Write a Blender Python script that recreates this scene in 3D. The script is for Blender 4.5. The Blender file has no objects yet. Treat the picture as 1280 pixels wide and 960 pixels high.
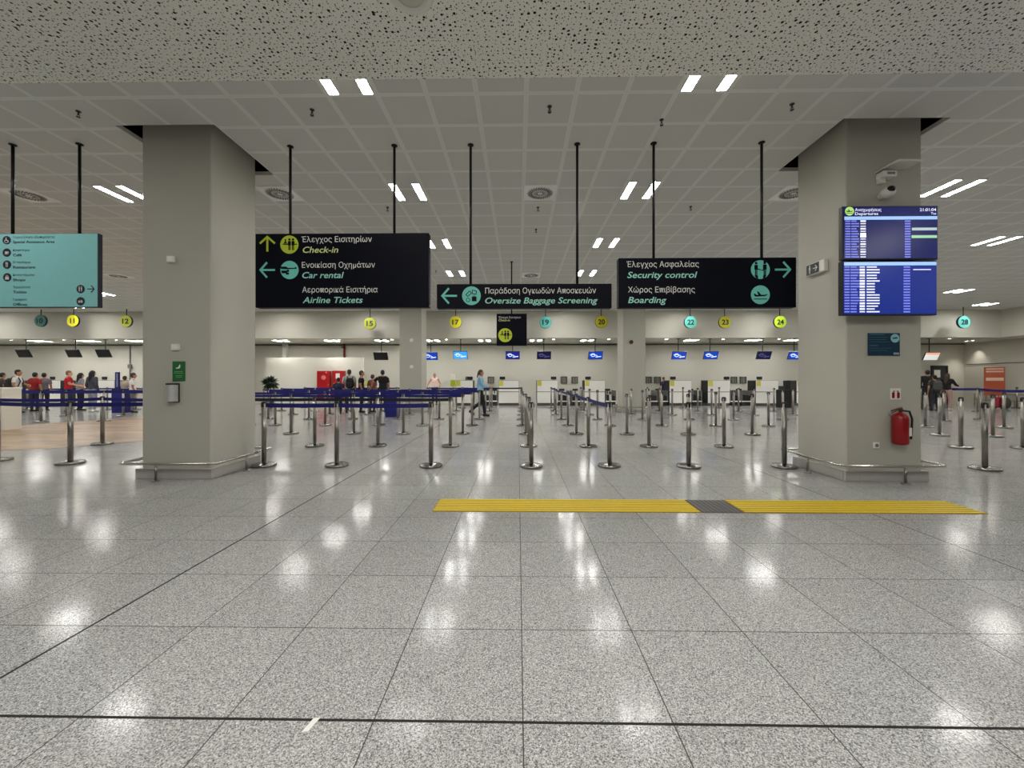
import bpy, bmesh, math, random
from mathutils import Vector, Matrix
random.seed(7)
C = bpy.context.scene
COL = C.collection
PI = math.pi

# ------------------------------------------------------------------ camera, light, exposure
F, HZ, H, YAW = 505.0, 475.0, 1.37, 0.01484
cam = bpy.data.cameras.new('camera')
cam.sensor_fit = 'HORIZONTAL'; cam.sensor_width = 36.0
cam.lens = F / 1280 * 36.0
cam.shift_y = -(480 - HZ) / 1280
cam.clip_end = 200; cam.clip_start = 0.05
camo = bpy.data.objects.new('camera', cam); COL.objects.link(camo)
camo.location = (0, 0, H); camo.rotation_euler = (PI / 2, 0, YAW)
C.camera = camo
C.view_settings.view_transform = 'Standard'; C.view_settings.look = 'None'
C.view_settings.gamma = 1.0; C.view_settings.use_curve_mapping = False
C.view_settings.exposure = 0.98
LAMP = 44.0            # brightness of the recessed ceiling lamps
DOWN = 22.0            # brightness of the small round downlights
w = bpy.data.worlds.new('world'); C.world = w; w.use_nodes = True
w.node_tree.nodes['Background'].inputs[0].default_value = (0.02, 0.02, 0.02, 1)
w.node_tree.nodes['Background'].inputs[1].default_value = 0.3
C.cycles.max_bounces = 8; C.cycles.diffuse_bounces = 5; C.cycles.glossy_bounces = 4
C.cycles.use_denoising = True; C.cycles.sample_clamp_indirect = 6.0
C.cycles.caustics_reflective = False; C.cycles.caustics_refractive = False

def ray(px, py):
    cx, cz = (px - 640) / F, (HZ - py) / F
    return Vector((cx * math.cos(YAW) - math.sin(YAW), cx * math.sin(YAW) + math.cos(YAW), cz))
def at(px, py, Y):
    r = ray(px, py); return Vector((0, 0, H)) + r * (Y / r.y)
def atx(px, py, X):
    r = ray(px, py); return Vector((0, 0, H)) + r * (X / r.x)
def onz(px, py, z=0.0):
    r = ray(px, py); return Vector((0, 0, H)) + r * ((z - H) / r.z)
fl = onz

# ------------------------------------------------------------------ materials
def lin(c):
    c = c / 255.0
    return c / 12.92 if c <= 0.04045 else ((c + 0.055) / 1.055) ** 2.4
def rgb(t): return (lin(t[0]), lin(t[1]), lin(t[2]), 1)
MATS = {}
def M(name, col=(200, 200, 200), rough=0.5, metal=0.0, emit=0.0, vary=0.06, scale=14.0, spec=0.5):
    if name in MATS: return MATS[name]
    m = bpy.data.materials.new(name); m.use_nodes = True; MATS[name] = m
    nt = m.node_tree; b = nt.nodes['Principled BSDF']
    b.inputs['Roughness'].default_value = rough; b.inputs['Metallic'].default_value = metal
    b.inputs['Specular IOR Level'].default_value = spec
    c = rgb(col); b.inputs['Base Color'].default_value = c
    if vary:
        n = nt.nodes.new('ShaderNodeTexNoise'); n.inputs['Scale'].default_value = scale
        tc = nt.nodes.new('ShaderNodeTexCoord'); nt.links.new(tc.outputs['Object'], n.inputs['Vector'])
        mx = nt.nodes.new('ShaderNodeMix'); mx.data_type = 'RGBA'
        mx.inputs['A'].default_value = tuple(x * (1 - vary) for x in c[:3]) + (1,)
        mx.inputs['B'].default_value = tuple(min(1, x * (1 + vary)) for x in c[:3]) + (1,)
        nt.links.new(n.outputs['Fac'], mx.inputs['Factor']); nt.links.new(mx.outputs['Result'], b.inputs['Base Color'])
    if emit:
        b.inputs['Emission Color'].default_value = c; b.inputs['Emission Strength'].default_value = emit
    return m

class N:
    """tiny node-graph helper"""
    def __init__(s, name):
        s.m = bpy.data.materials.new(name); s.m.use_nodes = True; MATS[name] = s.m
        s.nt = s.m.node_tree; s.b = s.nt.nodes['Principled BSDF']
        s.tc = s.nt.nodes.new('ShaderNodeTexCoord')
    def node(s, t, **k):
        n = s.nt.nodes.new(t)
        for a, v in k.items(): setattr(n, a, v)
        return n
    def link(s, a, b): s.nt.links.new(a, b)
    def val(s, sock, v):
        if hasattr(v, 'is_output') or isinstance(v, bpy.types.NodeSocket): s.link(v, sock)
        else: sock.default_value = v
    def math(s, op, a, b=0.0, c=0.0):
        n = s.node('ShaderNodeMath', operation=op)
        s.val(n.inputs[0], a); s.val(n.inputs[1], b)
        if op in ('MULTIPLY_ADD', 'WRAP', 'SMOOTH_MIN'): s.val(n.inputs[2], c)
        return n.outputs[0]
    def mix(s, f, a, b):
        n = s.node('ShaderNodeMix', data_type='RGBA')
        s.val(n.inputs['Factor'], f); s.val(n.inputs['A'], a); s.val(n.inputs['B'], b)
        return n.outputs['Result']
    def xyz(s):
        n = s.node('ShaderNodeSeparateXYZ'); s.link(s.tc.outputs['Object'], n.inputs[0]); return n.outputs
    def line(s, coord, off, period, half):
        """1 on a line every PERIOD, HALF wide each side"""
        a = s.math('SUBTRACT', coord, off)
        d = s.math('PINGPONG', a, period / 2)
        return s.math('LESS_THAN', d, half)
    def oneline(s, coord, pos, half):
        return s.math('LESS_THAN', s.math('ABSOLUTE', s.math('SUBTRACT', coord, pos)), half)

TX, TY, TT = 0.02, 1.617, 0.60        # floor tile joints
def floor_mat():
    g = N('polished_granite'); x, y, z = g.xyz()
    v = g.node('ShaderNodeTexVoronoi'); v.inputs['Scale'].default_value = 250
    g.link(g.tc.outputs['Object'], v.inputs['Vector'])
    sp = g.node('ShaderNodeSeparateColor'); g.link(v.outputs['Color'], sp.inputs[0])
    r = g.node('ShaderNodeValToRGB'); r.color_ramp.interpolation = 'LINEAR'
    e = r.color_ramp.elements
    e[0].position = 0.0; e[0].color = rgb((60, 60, 61)); e[1].position = 1.0; e[1].color = rgb((234, 234, 230))
    for p, c in ((0.2, (98, 98, 98)), (0.42, (150, 150, 147)), (0.72, (192, 191, 187))):
        q = e.new(p); q.color = rgb(c)
    n2 = g.node('ShaderNodeTexNoise'); n2.inputs['Scale'].default_value = 115; n2.inputs['Detail'].default_value = 3
    g.link(g.tc.outputs['Object'], n2.inputs['Vector'])
    f = g.math('ADD', g.math('MULTIPLY', sp.outputs[0], 0.62), g.math('MULTIPLY', g.math('SUBTRACT', n2.outputs['Fac'], 0.22), 0.72))
    g.link(f, r.inputs[0])
    # tone of each tile
    ix = g.math('FLOOR', g.math('DIVIDE', g.math('SUBTRACT', x, TX), TT)); iy = g.math('FLOOR', g.math('DIVIDE', g.math('SUBTRACT', y, TY), TT))
    cb = g.node('ShaderNodeCombineXYZ'); g.link(ix, cb.inputs[0]); g.link(iy, cb.inputs[1])
    wn = g.node('ShaderNodeTexWhiteNoise'); g.link(cb.outputs[0], wn.inputs['Vector'])
    hs = g.node('ShaderNodeHueSaturation'); g.link(r.outputs[0], hs.inputs['Color'])
    g.link(g.math('ADD', g.math('MULTIPLY', wn.outputs['Value'], 0.1), 0.9), hs.inputs['Value'])
    j = g.math('MAXIMUM', g.line(x, TX, TT, 0.0026), g.line(y, TY, TT, 0.0028))
    big = g.math('MAXIMUM', g.oneline(y, TY, 0.0065), g.math('MAXIMUM', g.oneline(x, TX - 4 * TT, 0.008), g.oneline(x, TX + 6 * TT, 0.005)))
    col = g.mix(j, hs.outputs['Color'], rgb((72, 70, 64)))
    col = g.mix(big, col, rgb((40, 38, 34)))
    g.link(col, g.b.inputs['Base Color'])
    n3 = g.node('ShaderNodeTexNoise'); n3.inputs['Scale'].default_value = 2.3; n3.inputs['Detail'].default_value = 3
    g.link(g.tc.outputs['Object'], n3.inputs['Vector'])
    rr = g.math('ADD', g.math('MULTIPLY', n3.outputs['Fac'], 0.16), 0.055)
    g.link(g.math('MAXIMUM', rr, g.math('MULTIPLY', g.math('MAXIMUM', j, big), 0.7)), g.b.inputs['Roughness'])
    g.b.inputs['Specular IOR Level'].default_value = 0.12
    bp = g.node('ShaderNodeBump'); bp.inputs['Strength'].default_value = 0.05; bp.inputs['Distance'].default_value = 0.02
    n4 = g.node('ShaderNodeTexNoise'); n4.inputs['Scale'].default_value = 5.0
    g.link(g.tc.outputs['Object'], n4.inputs['Vector']); g.link(n4.outputs['Fac'], bp.inputs['Height'])
    g.link(bp.outputs[0], g.b.inputs['Normal'])
    return g.m
def ceiling_mat():
    g = N('metal_ceiling_panel'); x, y, z = g.xyz()
    a = g.math('MAXIMUM', g.line(x, 0.10, 0.6, 0.03), g.line(y, 4.85, 0.6, 0.03))
    s = g.math('MAXIMUM', g.line(x, 0.10, 0.6, 0.003), g.line(y, 4.85, 0.6, 0.003))
    ix = g.math('FLOOR', g.math('DIVIDE', g.math('SUBTRACT', x, 0.1), 0.6)); iy = g.math('FLOOR', g.math('DIVIDE', g.math('SUBTRACT', y, 4.85), 0.6))
    cb = g.node('ShaderNodeCombineXYZ'); g.link(ix, cb.inputs[0]); g.link(iy, cb.inputs[1])
    wn = g.node('ShaderNodeTexWhiteNoise'); g.link(cb.outputs[0], wn.inputs['Vector'])
    base = g.mix(wn.outputs['Value'], rgb((206, 205, 200)), rgb((210, 209, 204)))
    col = g.mix(a, base, rgb((226, 226, 221)))
    col = g.mix(s, col, rgb((216, 216, 211)))
    g.link(col, g.b.inputs['Base Color']); g.b.inputs['Roughness'].default_value = 0.55
    g.b.inputs['Specular IOR Level'].default_value = 0.2
    return g.m
def perforated_mat():
    g = N('perforated_plasterboard')
    def holes(scale, r0, r1, off):
        mp = g.node('ShaderNodeMapping'); mp.inputs['Location'].default_value = off
        g.link(g.tc.outputs['Object'], mp.inputs['Vector'])
        v = g.node('ShaderNodeTexVoronoi', voronoi_dimensions='2D'); v.inputs['Scale'].default_value = scale; v.inputs['Randomness'].default_value = 0.72
        g.link(mp.outputs[0], v.inputs['Vector'])
        sp = g.node('ShaderNodeSeparateColor'); g.link(v.outputs['Color'], sp.inputs[0])
        rad = g.math('ADD', g.math('MULTIPLY', g.math('POWER', sp.outputs[0], 2.0), (r1 - r0) * scale), r0 * scale)
        return g.math('LESS_THAN', v.outputs['Distance'], rad)
    h = g.math('MAXIMUM', holes(17.5, 0.0052, 0.0145, (0, 0, 0)), holes(24, 0.003, 0.0066, (3.3, 1.7, 0)))
    n = g.node('ShaderNodeTexNoise'); n.inputs['Scale'].default_value = 2.0; g.link(g.tc.outputs['Object'], n.inputs['Vector'])
    base = g.mix(n.outputs['Fac'], rgb((236, 235, 227)), rgb((241, 239, 231)))
    g.link(g.mix(h, base, rgb((38, 36, 30))), g.b.inputs['Base Color']); g.b.inputs['Roughness'].default_value = 0.8
    g.b.inputs['Specular IOR Level'].default_value = 0.15
    return g.m
def wood_mat():
    g = N('wood_look_tile'); x, y, z = g.xyz()
    iy = g.math('FLOOR', g.math('DIVIDE', y, 0.2))
    sx = g.math('ADD', x, g.math('MULTIPLY', iy, 0.47))
    ix = g.math('FLOOR', g.math('DIVIDE', sx, 1.2))
    cb = g.node('ShaderNodeCombineXYZ'); g.link(ix, cb.inputs[0]); g.link(iy, cb.inputs[1])
    wn = g.node('ShaderNodeTexWhiteNoise'); g.link(cb.outputs[0], wn.inputs['Vector'])
    n = g.node('ShaderNodeTexNoise'); n.inputs['Scale'].default_value = 3
    mp = g.node('ShaderNodeMapping'); mp.inputs['Scale'].default_value = (1, 14, 1)
    g.link(g.tc.outputs['Object'], mp.inputs[0]); g.link(mp.outputs[0], n.inputs['Vector'])
    f = g.math('ADD', g.math('MULTIPLY', wn.outputs['Value'], 0.65), g.math('MULTIPLY', n.outputs['Fac'], 0.35))
    c = g.mix(f, rgb((112, 84, 58)), rgb((196, 166, 128)))
    j = g.math('MAXIMUM', g.line(y, 0, 0.2, 0.003), g.line(sx, 0, 1.2, 0.003))
    g.link(g.mix(j, c, rgb((95, 75, 55))), g.b.inputs['Base Color']); g.b.inputs['Roughness'].default_value = 0.3
    return g.m
GRANITE, CEIL, PERF, WOOD = floor_mat(), ceiling_mat(), perforated_mat(), wood_mat()
WALL = M('wall_paint', (206, 204, 192), 0.7, vary=0.03, scale=0.8, spec=0.2)
PILLAR = M('pillar_paint', (182, 180, 168), 0.6, vary=0.03, scale=1.2, spec=0.3)
PLINTH = M('granite_skirting', (172, 170, 163), 0.3, vary=0.2, scale=120)
STEEL = M('brushed_steel', (150, 146, 140), 0.28, 1.0, vary=0.05, scale=30)
CHROME = M('polished_steel', (205, 202, 196), 0.16, 1.0, vary=0.03)
BLACK = M('black_plastic', (18, 18, 20), 0.45, vary=0.1)
RODM = M('black_rod', (14, 14, 14), 0.35, 0.4, vary=0.05)
NAVYSIGN = M('dark_sign_face', (4, 6, 18), 0.5, vary=0.05, spec=0.12)
WHITE = M('white_plastic', (226, 225, 218), 0.4, vary=0.03)
OFFWHITE = M('white_laminate', (236, 234, 228), 0.35, vary=0.02)
BELT = M('navy_belt', (10, 11, 104), 0.6, vary=0.1, scale=60)
BELTD = M('dark_belt', (20, 20, 40), 0.6, vary=0.1, scale=60)
TEAL = M('teal_print', (112, 205, 190), 0.5, vary=0.02)
LIME = M('lime_print', (190, 205, 52), 0.5, vary=0.02)
PRINTW = M('white_print', (225, 225, 220), 0.5, vary=0.02)
PRINTT = M('pale_teal_print', (160, 222, 206), 0.5, vary=0.02)
PRINTL = M('pale_lime_print', (214, 222, 150), 0.5, vary=0.02)
TEALF = M('teal_sign_face', (146, 218, 219), 0.45, vary=0.03)
DARKT = M('dark_print', (20, 26, 48), 0.5, vary=0.05)
RED = M('red_enamel', (140, 8, 16), 0.3, vary=0.05)
GREY = M('grey_plastic', (120, 120, 118), 0.5, vary=0.05)
DGREY = M('dark_grey_metal', (52, 52, 52), 0.45, 0.3, vary=0.05)
YELLOWD = M('yellow_rubber_base', (158, 126, 14), 0.7, vary=0.15, scale=40)
YELLOW = M('yellow_rubber', (216, 186, 32), 0.6, vary=0.15, scale=40)
YNOTE = M('yellow_notice', (214, 208, 84), 0.5, vary=0.03)
LAMPM = M('lamp_diffuser', (255, 253, 249), 0.4, emit=LAMP, vary=0)
LAMPS = M('small_lamp_diffuser', (255, 250, 238), 0.4, emit=DOWN, vary=0)
LAMPW = M('soffit_lamp_diffuser', (255, 253, 249), 0.4, emit=LAMP * 0.55, vary=0)

# ------------------------------------------------------------------ mesh helpers
class MB:
    def __init__(s): s.v, s.f, s.m, s.sm = [], [], [], []
    def add(s, vs, fs, mat=0, smooth=False, mx=None):
        o = len(s.v)
        for p in vs:
            p = Vector(p); s.v.append(tuple(mx @ p) if mx else tuple(p))
        for f in fs: s.f.append([i + o for i in f]); s.m.append(mat); s.sm.append(smooth)
        return s
    def box(s, c, d, b=0.0, mat=0, mx=None):
        hx, hy, hz = d[0] / 2, d[1] / 2, d[2] / 2
        b = min(b, hx * .9, hy * .9, hz * .9)
        if b <= 0:
            vs = [(x * hx, y * hy, z * hz) for x in (-1, 1) for y in (-1, 1) for z in (-1, 1)]
            fs = [(0, 1, 3, 2), (4, 6, 7, 5), (0, 4, 5, 1), (2, 3, 7, 6), (0, 2, 6, 4), (1, 5, 7, 3)]
        else:
            vs, idx = [], {}
            for sx in (-1, 1):
                for sy in (-1, 1):
                    for sz in (-1, 1):
                        for a in range(3):
                            p = [sx * (hx - b), sy * (hy - b), sz * (hz - b)]
                            p[a] = (sx * hx, sy * hy, sz * hz)[a]
                            idx[(sx, sy, sz, a)] = len(vs); vs.append(tuple(p))
            fs = []
            for sg in (-1, 1):
                fs.append([idx[(sg, y, z, 0)] for y, z in ((-1, -1), (1, -1), (1, 1), (-1, 1))][::sg])
                fs.append([idx[(x, sg, z, 1)] for x, z in ((-1, -1), (-1, 1), (1, 1), (1, -1))][::sg])
                fs.append([idx[(x, y, sg, 2)] for x, y in ((-1, -1), (1, -1), (1, 1), (-1, 1))][::sg])
            for p in (-1, 1):
                for q in (-1, 1):
                    fs.append([idx[(-1, p, q, 1)], idx[(1, p, q, 1)], idx[(1, p, q, 2)], idx[(-1, p, q, 2)]])
                    fs.append([idx[(p, -1, q, 0)], idx[(p, 1, q, 0)], idx[(p, 1, q, 2)], idx[(p, -1, q, 2)]])
                    fs.append([idx[(p, q, -1, 0)], idx[(p, q, 1, 0)], idx[(p, q, 1, 1)], idx[(p, q, -1, 1)]])
                    for r in (-1, 1): fs.append([idx[(p, q, r, 0)], idx[(p, q, r, 1)], idx[(p, q, r, 2)]])
        t = Matrix.Translation(Vector(c))
        return s.add(vs, fs, mat, False, t if mx is None else mx @ t)
    def lathe(s, prof, n=20, c=(0, 0, 0), mat=0, mx=None, smooth=True):
        """profile of (radius, height), turned about z"""
        vs, fs = [], []
        for r, z in prof:
            for k in range(n):
                a = 2 * PI * k / n; vs.append((c[0] + r * math.cos(a), c[1] + r * math.sin(a), c[2] + z))
        for i in range(len(prof) - 1):
            for k in range(n):
                k2 = (k + 1) % n
                fs.append((i * n + k, i * n + k2, (i + 1) * n + k2, (i + 1) * n + k))
        fs2 = []
        if prof[0][0] > 1e-6: fs2.append(list(range(n))[::-1])
        if prof[-1][0] > 1e-6: fs2.append([(len(prof) - 1) * n + k for k in range(n)])
        o = len(s.v); s.add(vs, fs, mat, smooth, mx)
        for f in fs2: s.f.append([i + o for i in f]); s.m.append(mat); s.sm.append(False)
        return s
    def cyl(s, c, r, h, n=20, mat=0, mx=None): return s.lathe([(r, 0), (r, h)], n, c, mat, mx)
    def tube(s, pts, r, n=8, mat=0, closed=False, cap=True):
        pts = [Vector(p) for p in pts]; m = len(pts); rs = r if isinstance(r, (list, tuple)) else [r] * m
        vs, fs = [], []
        up0 = None
        for i, p in enumerate(pts):
            if closed: d = pts[(i + 1) % m] - pts[i - 1]
            else: d = pts[min(i + 1, m - 1)] - pts[max(i - 1, 0)]
            d.normalize()
            if up0 is None:
                up0 = Vector((0, 0, 1)) if abs(d.z) < 0.9 else Vector((1, 0, 0))
            a = d.cross(up0)
            if a.length < 1e-4: a = d.cross(Vector((0, 1, 0)))
            a.normalize(); b = a.cross(d).normalized(); up0 = b
            for k in range(n):
                t = 2 * PI * k / n; vs.append(p + (a * math.cos(t) + b * math.sin(t)) * rs[i])
        for i in range(m if closed else m - 1):
            j = (i + 1) % m
            for k in range(n):
                k2 = (k + 1) % n; fs.append((i * n + k, i * n + k2, j * n + k2, j * n + k))
        o = len(s.v); s.add(vs, fs, mat, True)
        if not closed and cap:
            s.f.append([o + k for k in range(n)][::-1]); s.m.append(mat); s.sm.append(False)
            s.f.append([o + (m - 1) * n + k for k in range(n)]); s.m.append(mat); s.sm.append(False)
        return s
    def ell(s, c, r, n=14, k=9, mat=0, mx=None):
        prof = [(max(1e-7, math.sin(PI * i / k)), -math.cos(PI * i / k)) for i in range(k + 1)]
        t = Matrix.Translation(Vector(c)) @ Matrix.Diagonal((r[0], r[1], r[2], 1))
        return s.lathe(prof, n, (0, 0, 0), mat, t if mx is None else mx @ t)
    def cap(s, p0, r0, p1, r1, n=12, mat=0, flat=False):
        """a tapered limb with round ends"""
        p0, p1 = Vector(p0), Vector(p1); d = p1 - p0; L = d.length
        q = d.to_track_quat('Z', 'Y').to_matrix().to_4x4()
        prof = []
        if not flat: prof += [(r0 * math.sin(t), -r0 * math.cos(t)) for t in (0.02, .5, 1.0)]
        prof += [(r0, 0), (r1, L)]
        if not flat: prof += [(r1 * math.cos(t), L + r1 * math.sin(t)) for t in (.5, 1.0, 1.55)]
        return s.lathe(prof, n, (0, 0, 0), mat, Matrix.Translation(p0) @ q)
    def prism(s, poly, y0, y1, mat=0, o=(0, 0), sc=1.0):
        """outline in x,z pushed from y0 (front, towards the camera) back to y1"""
        n = len(poly); P = [(o[0] + x * sc, o[1] + z * sc) for x, z in poly]
        ar = sum(P[i - 1][0] * P[i][1] - P[i][0] * P[i - 1][1] for i in range(n))
        if ar < 0: P = P[::-1]
        vs = [(x, y0, z) for x, z in P] + [(x, y1, z) for x, z in P]
        fs = [list(range(n)), list(range(n, 2 * n))[::-1]]
        fs += [(i, (i + n), (i + 1) % n + n, (i + 1) % n) for i in range(n)]
        return s.add(vs, fs, mat)
    def disc(s, o, r, y0, y1, mat=0, n=32):
        return s.prism([(math.cos(2 * PI * k / n), math.sin(2 * PI * k / n)) for k in range(n)], y0, y1, mat, o, r)
    def bar(s, a, b, wd, y0, y1, mat=0):
        """straight stroke from a to b in x,z"""
        a, b = Vector(a), Vector(b); d = (b - a).normalized(); p = Vector((-d.y, d.x)) * wd / 2
        return s.prism([a + p, b + p, b - p, a - p], y0, y1, mat)
    def mesh(s, name, mats):
        me = bpy.data.meshes.new(name); me.from_pydata(s.v, [], s.f)
        for m in (mats if isinstance(mats, (list, tuple)) else [mats]): me.materials.append(m)
        me.polygons.foreach_set('material_index', s.m); me.polygons.foreach_set('use_smooth', s.sm)
        me.update(); return me

def link(o, parent=None):
    COL.objects.link(o)
    if parent: o.parent = parent
    return o
def obj(name, mb, mats, parent=None, loc=(0, 0, 0), label=None):
    me = mb.mesh(name, mats) if isinstance(mb, MB) else mb
    o = link(bpy.data.objects.new(name, me), parent); o.location = loc
    if label: o['label'] = label
    return o
def tag(o, label, cat, group=None):
    o['label'] = label; o['category'] = cat
    if group: o['group'] = group
    return o
def thing(name, label, cat, loc=(0, 0, 0), rz=0.0, group=None):
    o = link(bpy.data.objects.new(name, None)); o.empty_display_size = 0.1
    o.location = loc; o.rotation_euler = (0, 0, rz); return tag(o, label, cat, group)
def struct(name, mb, mats):
    o = obj(name, mb, mats); o['kind'] = 'structure'; return o
def dup(root, loc, label, rz=None):
    r = root.copy(); COL.objects.link(r); r.location = loc; r['label'] = label
    if rz is not None: r.rotation_euler = (0, 0, rz)
    for ch in list(root.children):
        c = ch.copy(); COL.objects.link(c); c.parent = r
        for g in ch.children:
            d = g.copy(); COL.objects.link(d); d.parent = c
    return r
DG = None
def text_mesh(body, x0, x1, zb, caph, y, shear=0.0, off=0.0, depth=0.002):
    """lettering facing the camera, fitted between x0 and x1 with its baseline at zb"""
    cu = bpy.data.curves.new('lettering', 'FONT'); cu.body = body; cu.size = 1.0; cu.shear = shear; cu.offset = off
    cu.resolution_u = 3; cu.extrude = 0.0
    ob = bpy.data.objects.new('lettering', cu); COL.objects.link(ob)
    bpy.context.view_layer.update()
    dg = bpy.context.evaluated_depsgraph_get()
    me = bpy.data.meshes.new_from_object(ob.evaluated_get(dg)); bpy.data.objects.remove(ob); bpy.data.curves.remove(cu)
    xs = [v.co.x for v in me.vertices]; a, b = min(xs), max(xs)
    sx = (x1 - x0) / (b - a); sz = caph / 0.70
    for v in me.vertices: v.co = Vector((x0 + (v.co.x - a) * sx, y, zb + v.co.y * sz))
    me.materials.clear(); me.update(); return me
def text(parent, body, x0, x1, zb, caph, y, mat, shear=0.0, off=0.0, name='lettering'):
    me = text_mesh(body, x0, x1, zb, caph, y, shear, off); me.materials.append(mat)
    return obj(name, me, mat, parent) if False else link(bpy.data.objects.new(name, me), parent)
ORD = ['front', 'second', 'third', 'fourth', 'fifth', 'sixth', 'seventh', 'eighth', 'ninth', 'tenth', 'eleventh', 'twelfth', 'thirteenth', 'fourteenth', 'fifteenth', 'sixteenth']
def nth(i): return 'first' if i == 0 else ORD[i]

# ------------------------------------------------------------------ the setting
ZC, ZS, YS = 4.81, 4.75, 4.52          # ceiling, perforated soffit, soffit edge
YB, ZB, YW = 20.1, 3.46, 23.3          # bulkhead face, its underside, back wall
XL, XR, XRB, YK = -36.0, 25.3, 23.6, -7.0
PY0, PY1 = 5.57, 6.53                  # near pillars
LP = (at(177.5, 475, PY0).x, at(263.5, 475, PY0).x)
RP = (at(1058, 475, PY0).x, at(1152, 475, PY0).x)
BY0, BY1 = 17.1, 18.05                 # far pillars
BLP = (at(499.4, 475, BY0).x, at(526.9, 475, BY0).x)
BRP = (at(778.8, 475, BY0).x, at(806.9, 475, BY0).x)
struct('floor', MB().box(((XL + XR) / 2, (YK + YW) / 2, -0.1), (XR - XL, YW - YK, 0.2)), GRANITE)
# ceiling with the openings round the near pillars
GAP = 0.19
def plate(x0, x1, y0, y1, z0, z1, holes):
    mb = MB(); cuts = sorted({x0, x1} | {h[0] for h in holes} | {h[1] for h in holes})
    for a, b in zip(cuts, cuts[1:]):
        hs = [h for h in holes if h[0] <= a + 1e-6 and h[1] >= b - 1e-6]
        segs = [(y0, y1)] if not hs else [(y0, hs[0][2]), (hs[0][3], y1)]
        for c, d in segs: mb.box(((a + b) / 2, (c + d) / 2, (z0 + z1) / 2), (b - a, d - c, z1 - z0))
    return mb
holes = [(p[0] - GAP, p[1] + GAP, PY0 - GAP, PY1 + GAP) for p in (LP, RP)]
struct('ceiling', plate(XL, XR, YS - 0.6, YB + 0.05, ZC, ZC + 0.06, holes), CEIL)
struct('ceiling_soffit', MB().box(((XL + XR) / 2, (YK + YS) / 2, ZS + 0.02), (XR - XL, YS - YK, 0.04)), PERF)
struct('ceiling_slab', MB().box(((XL + XR) / 2, (YK + YW) / 2, 6.3), (XR - XL, YW - YK, 0.2)), M('raw_slab', (40, 40, 38), 0.9))
# bulkhead over the desks, turning along the right-hand wall
bk = MB().box(((XL + XRB) / 2, YB + 0.06, (ZB + ZC + 0.1) / 2), (XRB - XL, 0.12, ZC + 0.1 - ZB))
bk.box((XRB + 0.06, (YB + 6) / 2 + 0.06, (ZB + ZC + 0.1) / 2), (0.12, YB - 6 + 0.12, ZC + 0.1 - ZB))
struct('trim_1', bk, WALL)
sf = MB().box(((XL + XRB) / 2, (YB + 0.12 + YW) / 2, ZB + 0.04), (XRB - XL, YW - YB - 0.12, 0.08))
sf.box(((XRB + 0.12 + XR) / 2, (YW + 6) / 2, ZB + 0.04), (XR - XRB - 0.12, YW - 6, 0.08))
sf.box((XRB + 0.06, (YB + 0.12 + YW) / 2, ZB + 0.04), (0.12, YW - YB - 0.12, 0.08))
struct('trim_2', sf, WALL)
struct('trim_3', MB().box(((XL + XR) / 2, YW - 0.03, ZB - 0.06), (XR - XL, 0.06, 0.05)), M('dark_trim', (70, 69, 64), 0.6))  # thin dark strip along the top of the back wall
struct('wall_back', MB().box(((XL + XR) / 2, YW + 0.1, 3.1), (XR - XL + 0.4, 0.2, 6.2)), WALL)
struct('wall_right', MB().box((XR + 0.1, (YK + YW) / 2, 3.1), (0.2, YW - YK, 6.2)), WALL)
struct('wall_left', MB().box((XL - 0.1, (YK + YW) / 2, 3.1), (0.2, YW - YK, 6.2)), WALL)
struct('wall_front', MB().box(((XL + XR) / 2, YK - 0.1, 3.1), (XR - XL + 0.4, 0.2, 6.2)), M('wall_front_paint', (58, 60, 64), 0.5))
struct('trim_4', MB().box((XR - 0.01, 14.0, 2.25), (0.02, 18.4, 0.035)), M('wall_groove', (95, 93, 86), 0.7))
# wood-look floor zone of the cafe on the left
wz = [fl(-160, 568), fl(60, 561), fl(178, 551), fl(250, 541), fl(178, 521), fl(27, 532), fl(-160, 545)]
wz = [(p.x, p.y) for p in wz]
mb = MB(); n = len(wz)
mb.add([(x, y, 0.004) for x, y in wz] + [(x, y, -0.01) for x, y in wz], [list(range(n))] + [(i, (i + 1) % n, (i + 1) % n + n, i + n) for i in range(n)])
struct('floor_wood', mb, WOOD)
# door in the back wall at the right
dx0, dx1 = at(1163, 475, YW).x, at(1183, 475, YW).x
d1 = struct('door_1', MB().box(((dx0 + dx1) / 2, YW - 0.03, 1.06), (dx1 - dx0 - 0.12, 0.06, 2.1), 0.005), M('dark_door', (48, 50, 54), 0.5))
fr = MB()
for x in (dx0 + 0.03, dx1 - 0.03): fr.box((x, YW - 0.05, 1.09), (0.07, 0.1, 2.18), 0.005)
fr.box(((dx0 + dx1) / 2, YW - 0.05, 2.15), (dx1 - dx0, 0.1, 0.08), 0.005)
obj('door_frame', fr, DGREY, d1)
obj('door_handle', MB().tube([(dx0 + 0.16, YW - 0.06, 1.05), (dx0 + 0.16, YW - 0.11, 1.05), (dx0 + 0.29, YW - 0.11, 1.05)], 0.012), STEEL, d1)
dc = at(1170, 466, YW)
obj('notice', MB().box((dc.x, YW - 0.065, dc.z - 0.05), (0.34, 0.008, 0.42)), WHITE, d1)

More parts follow.
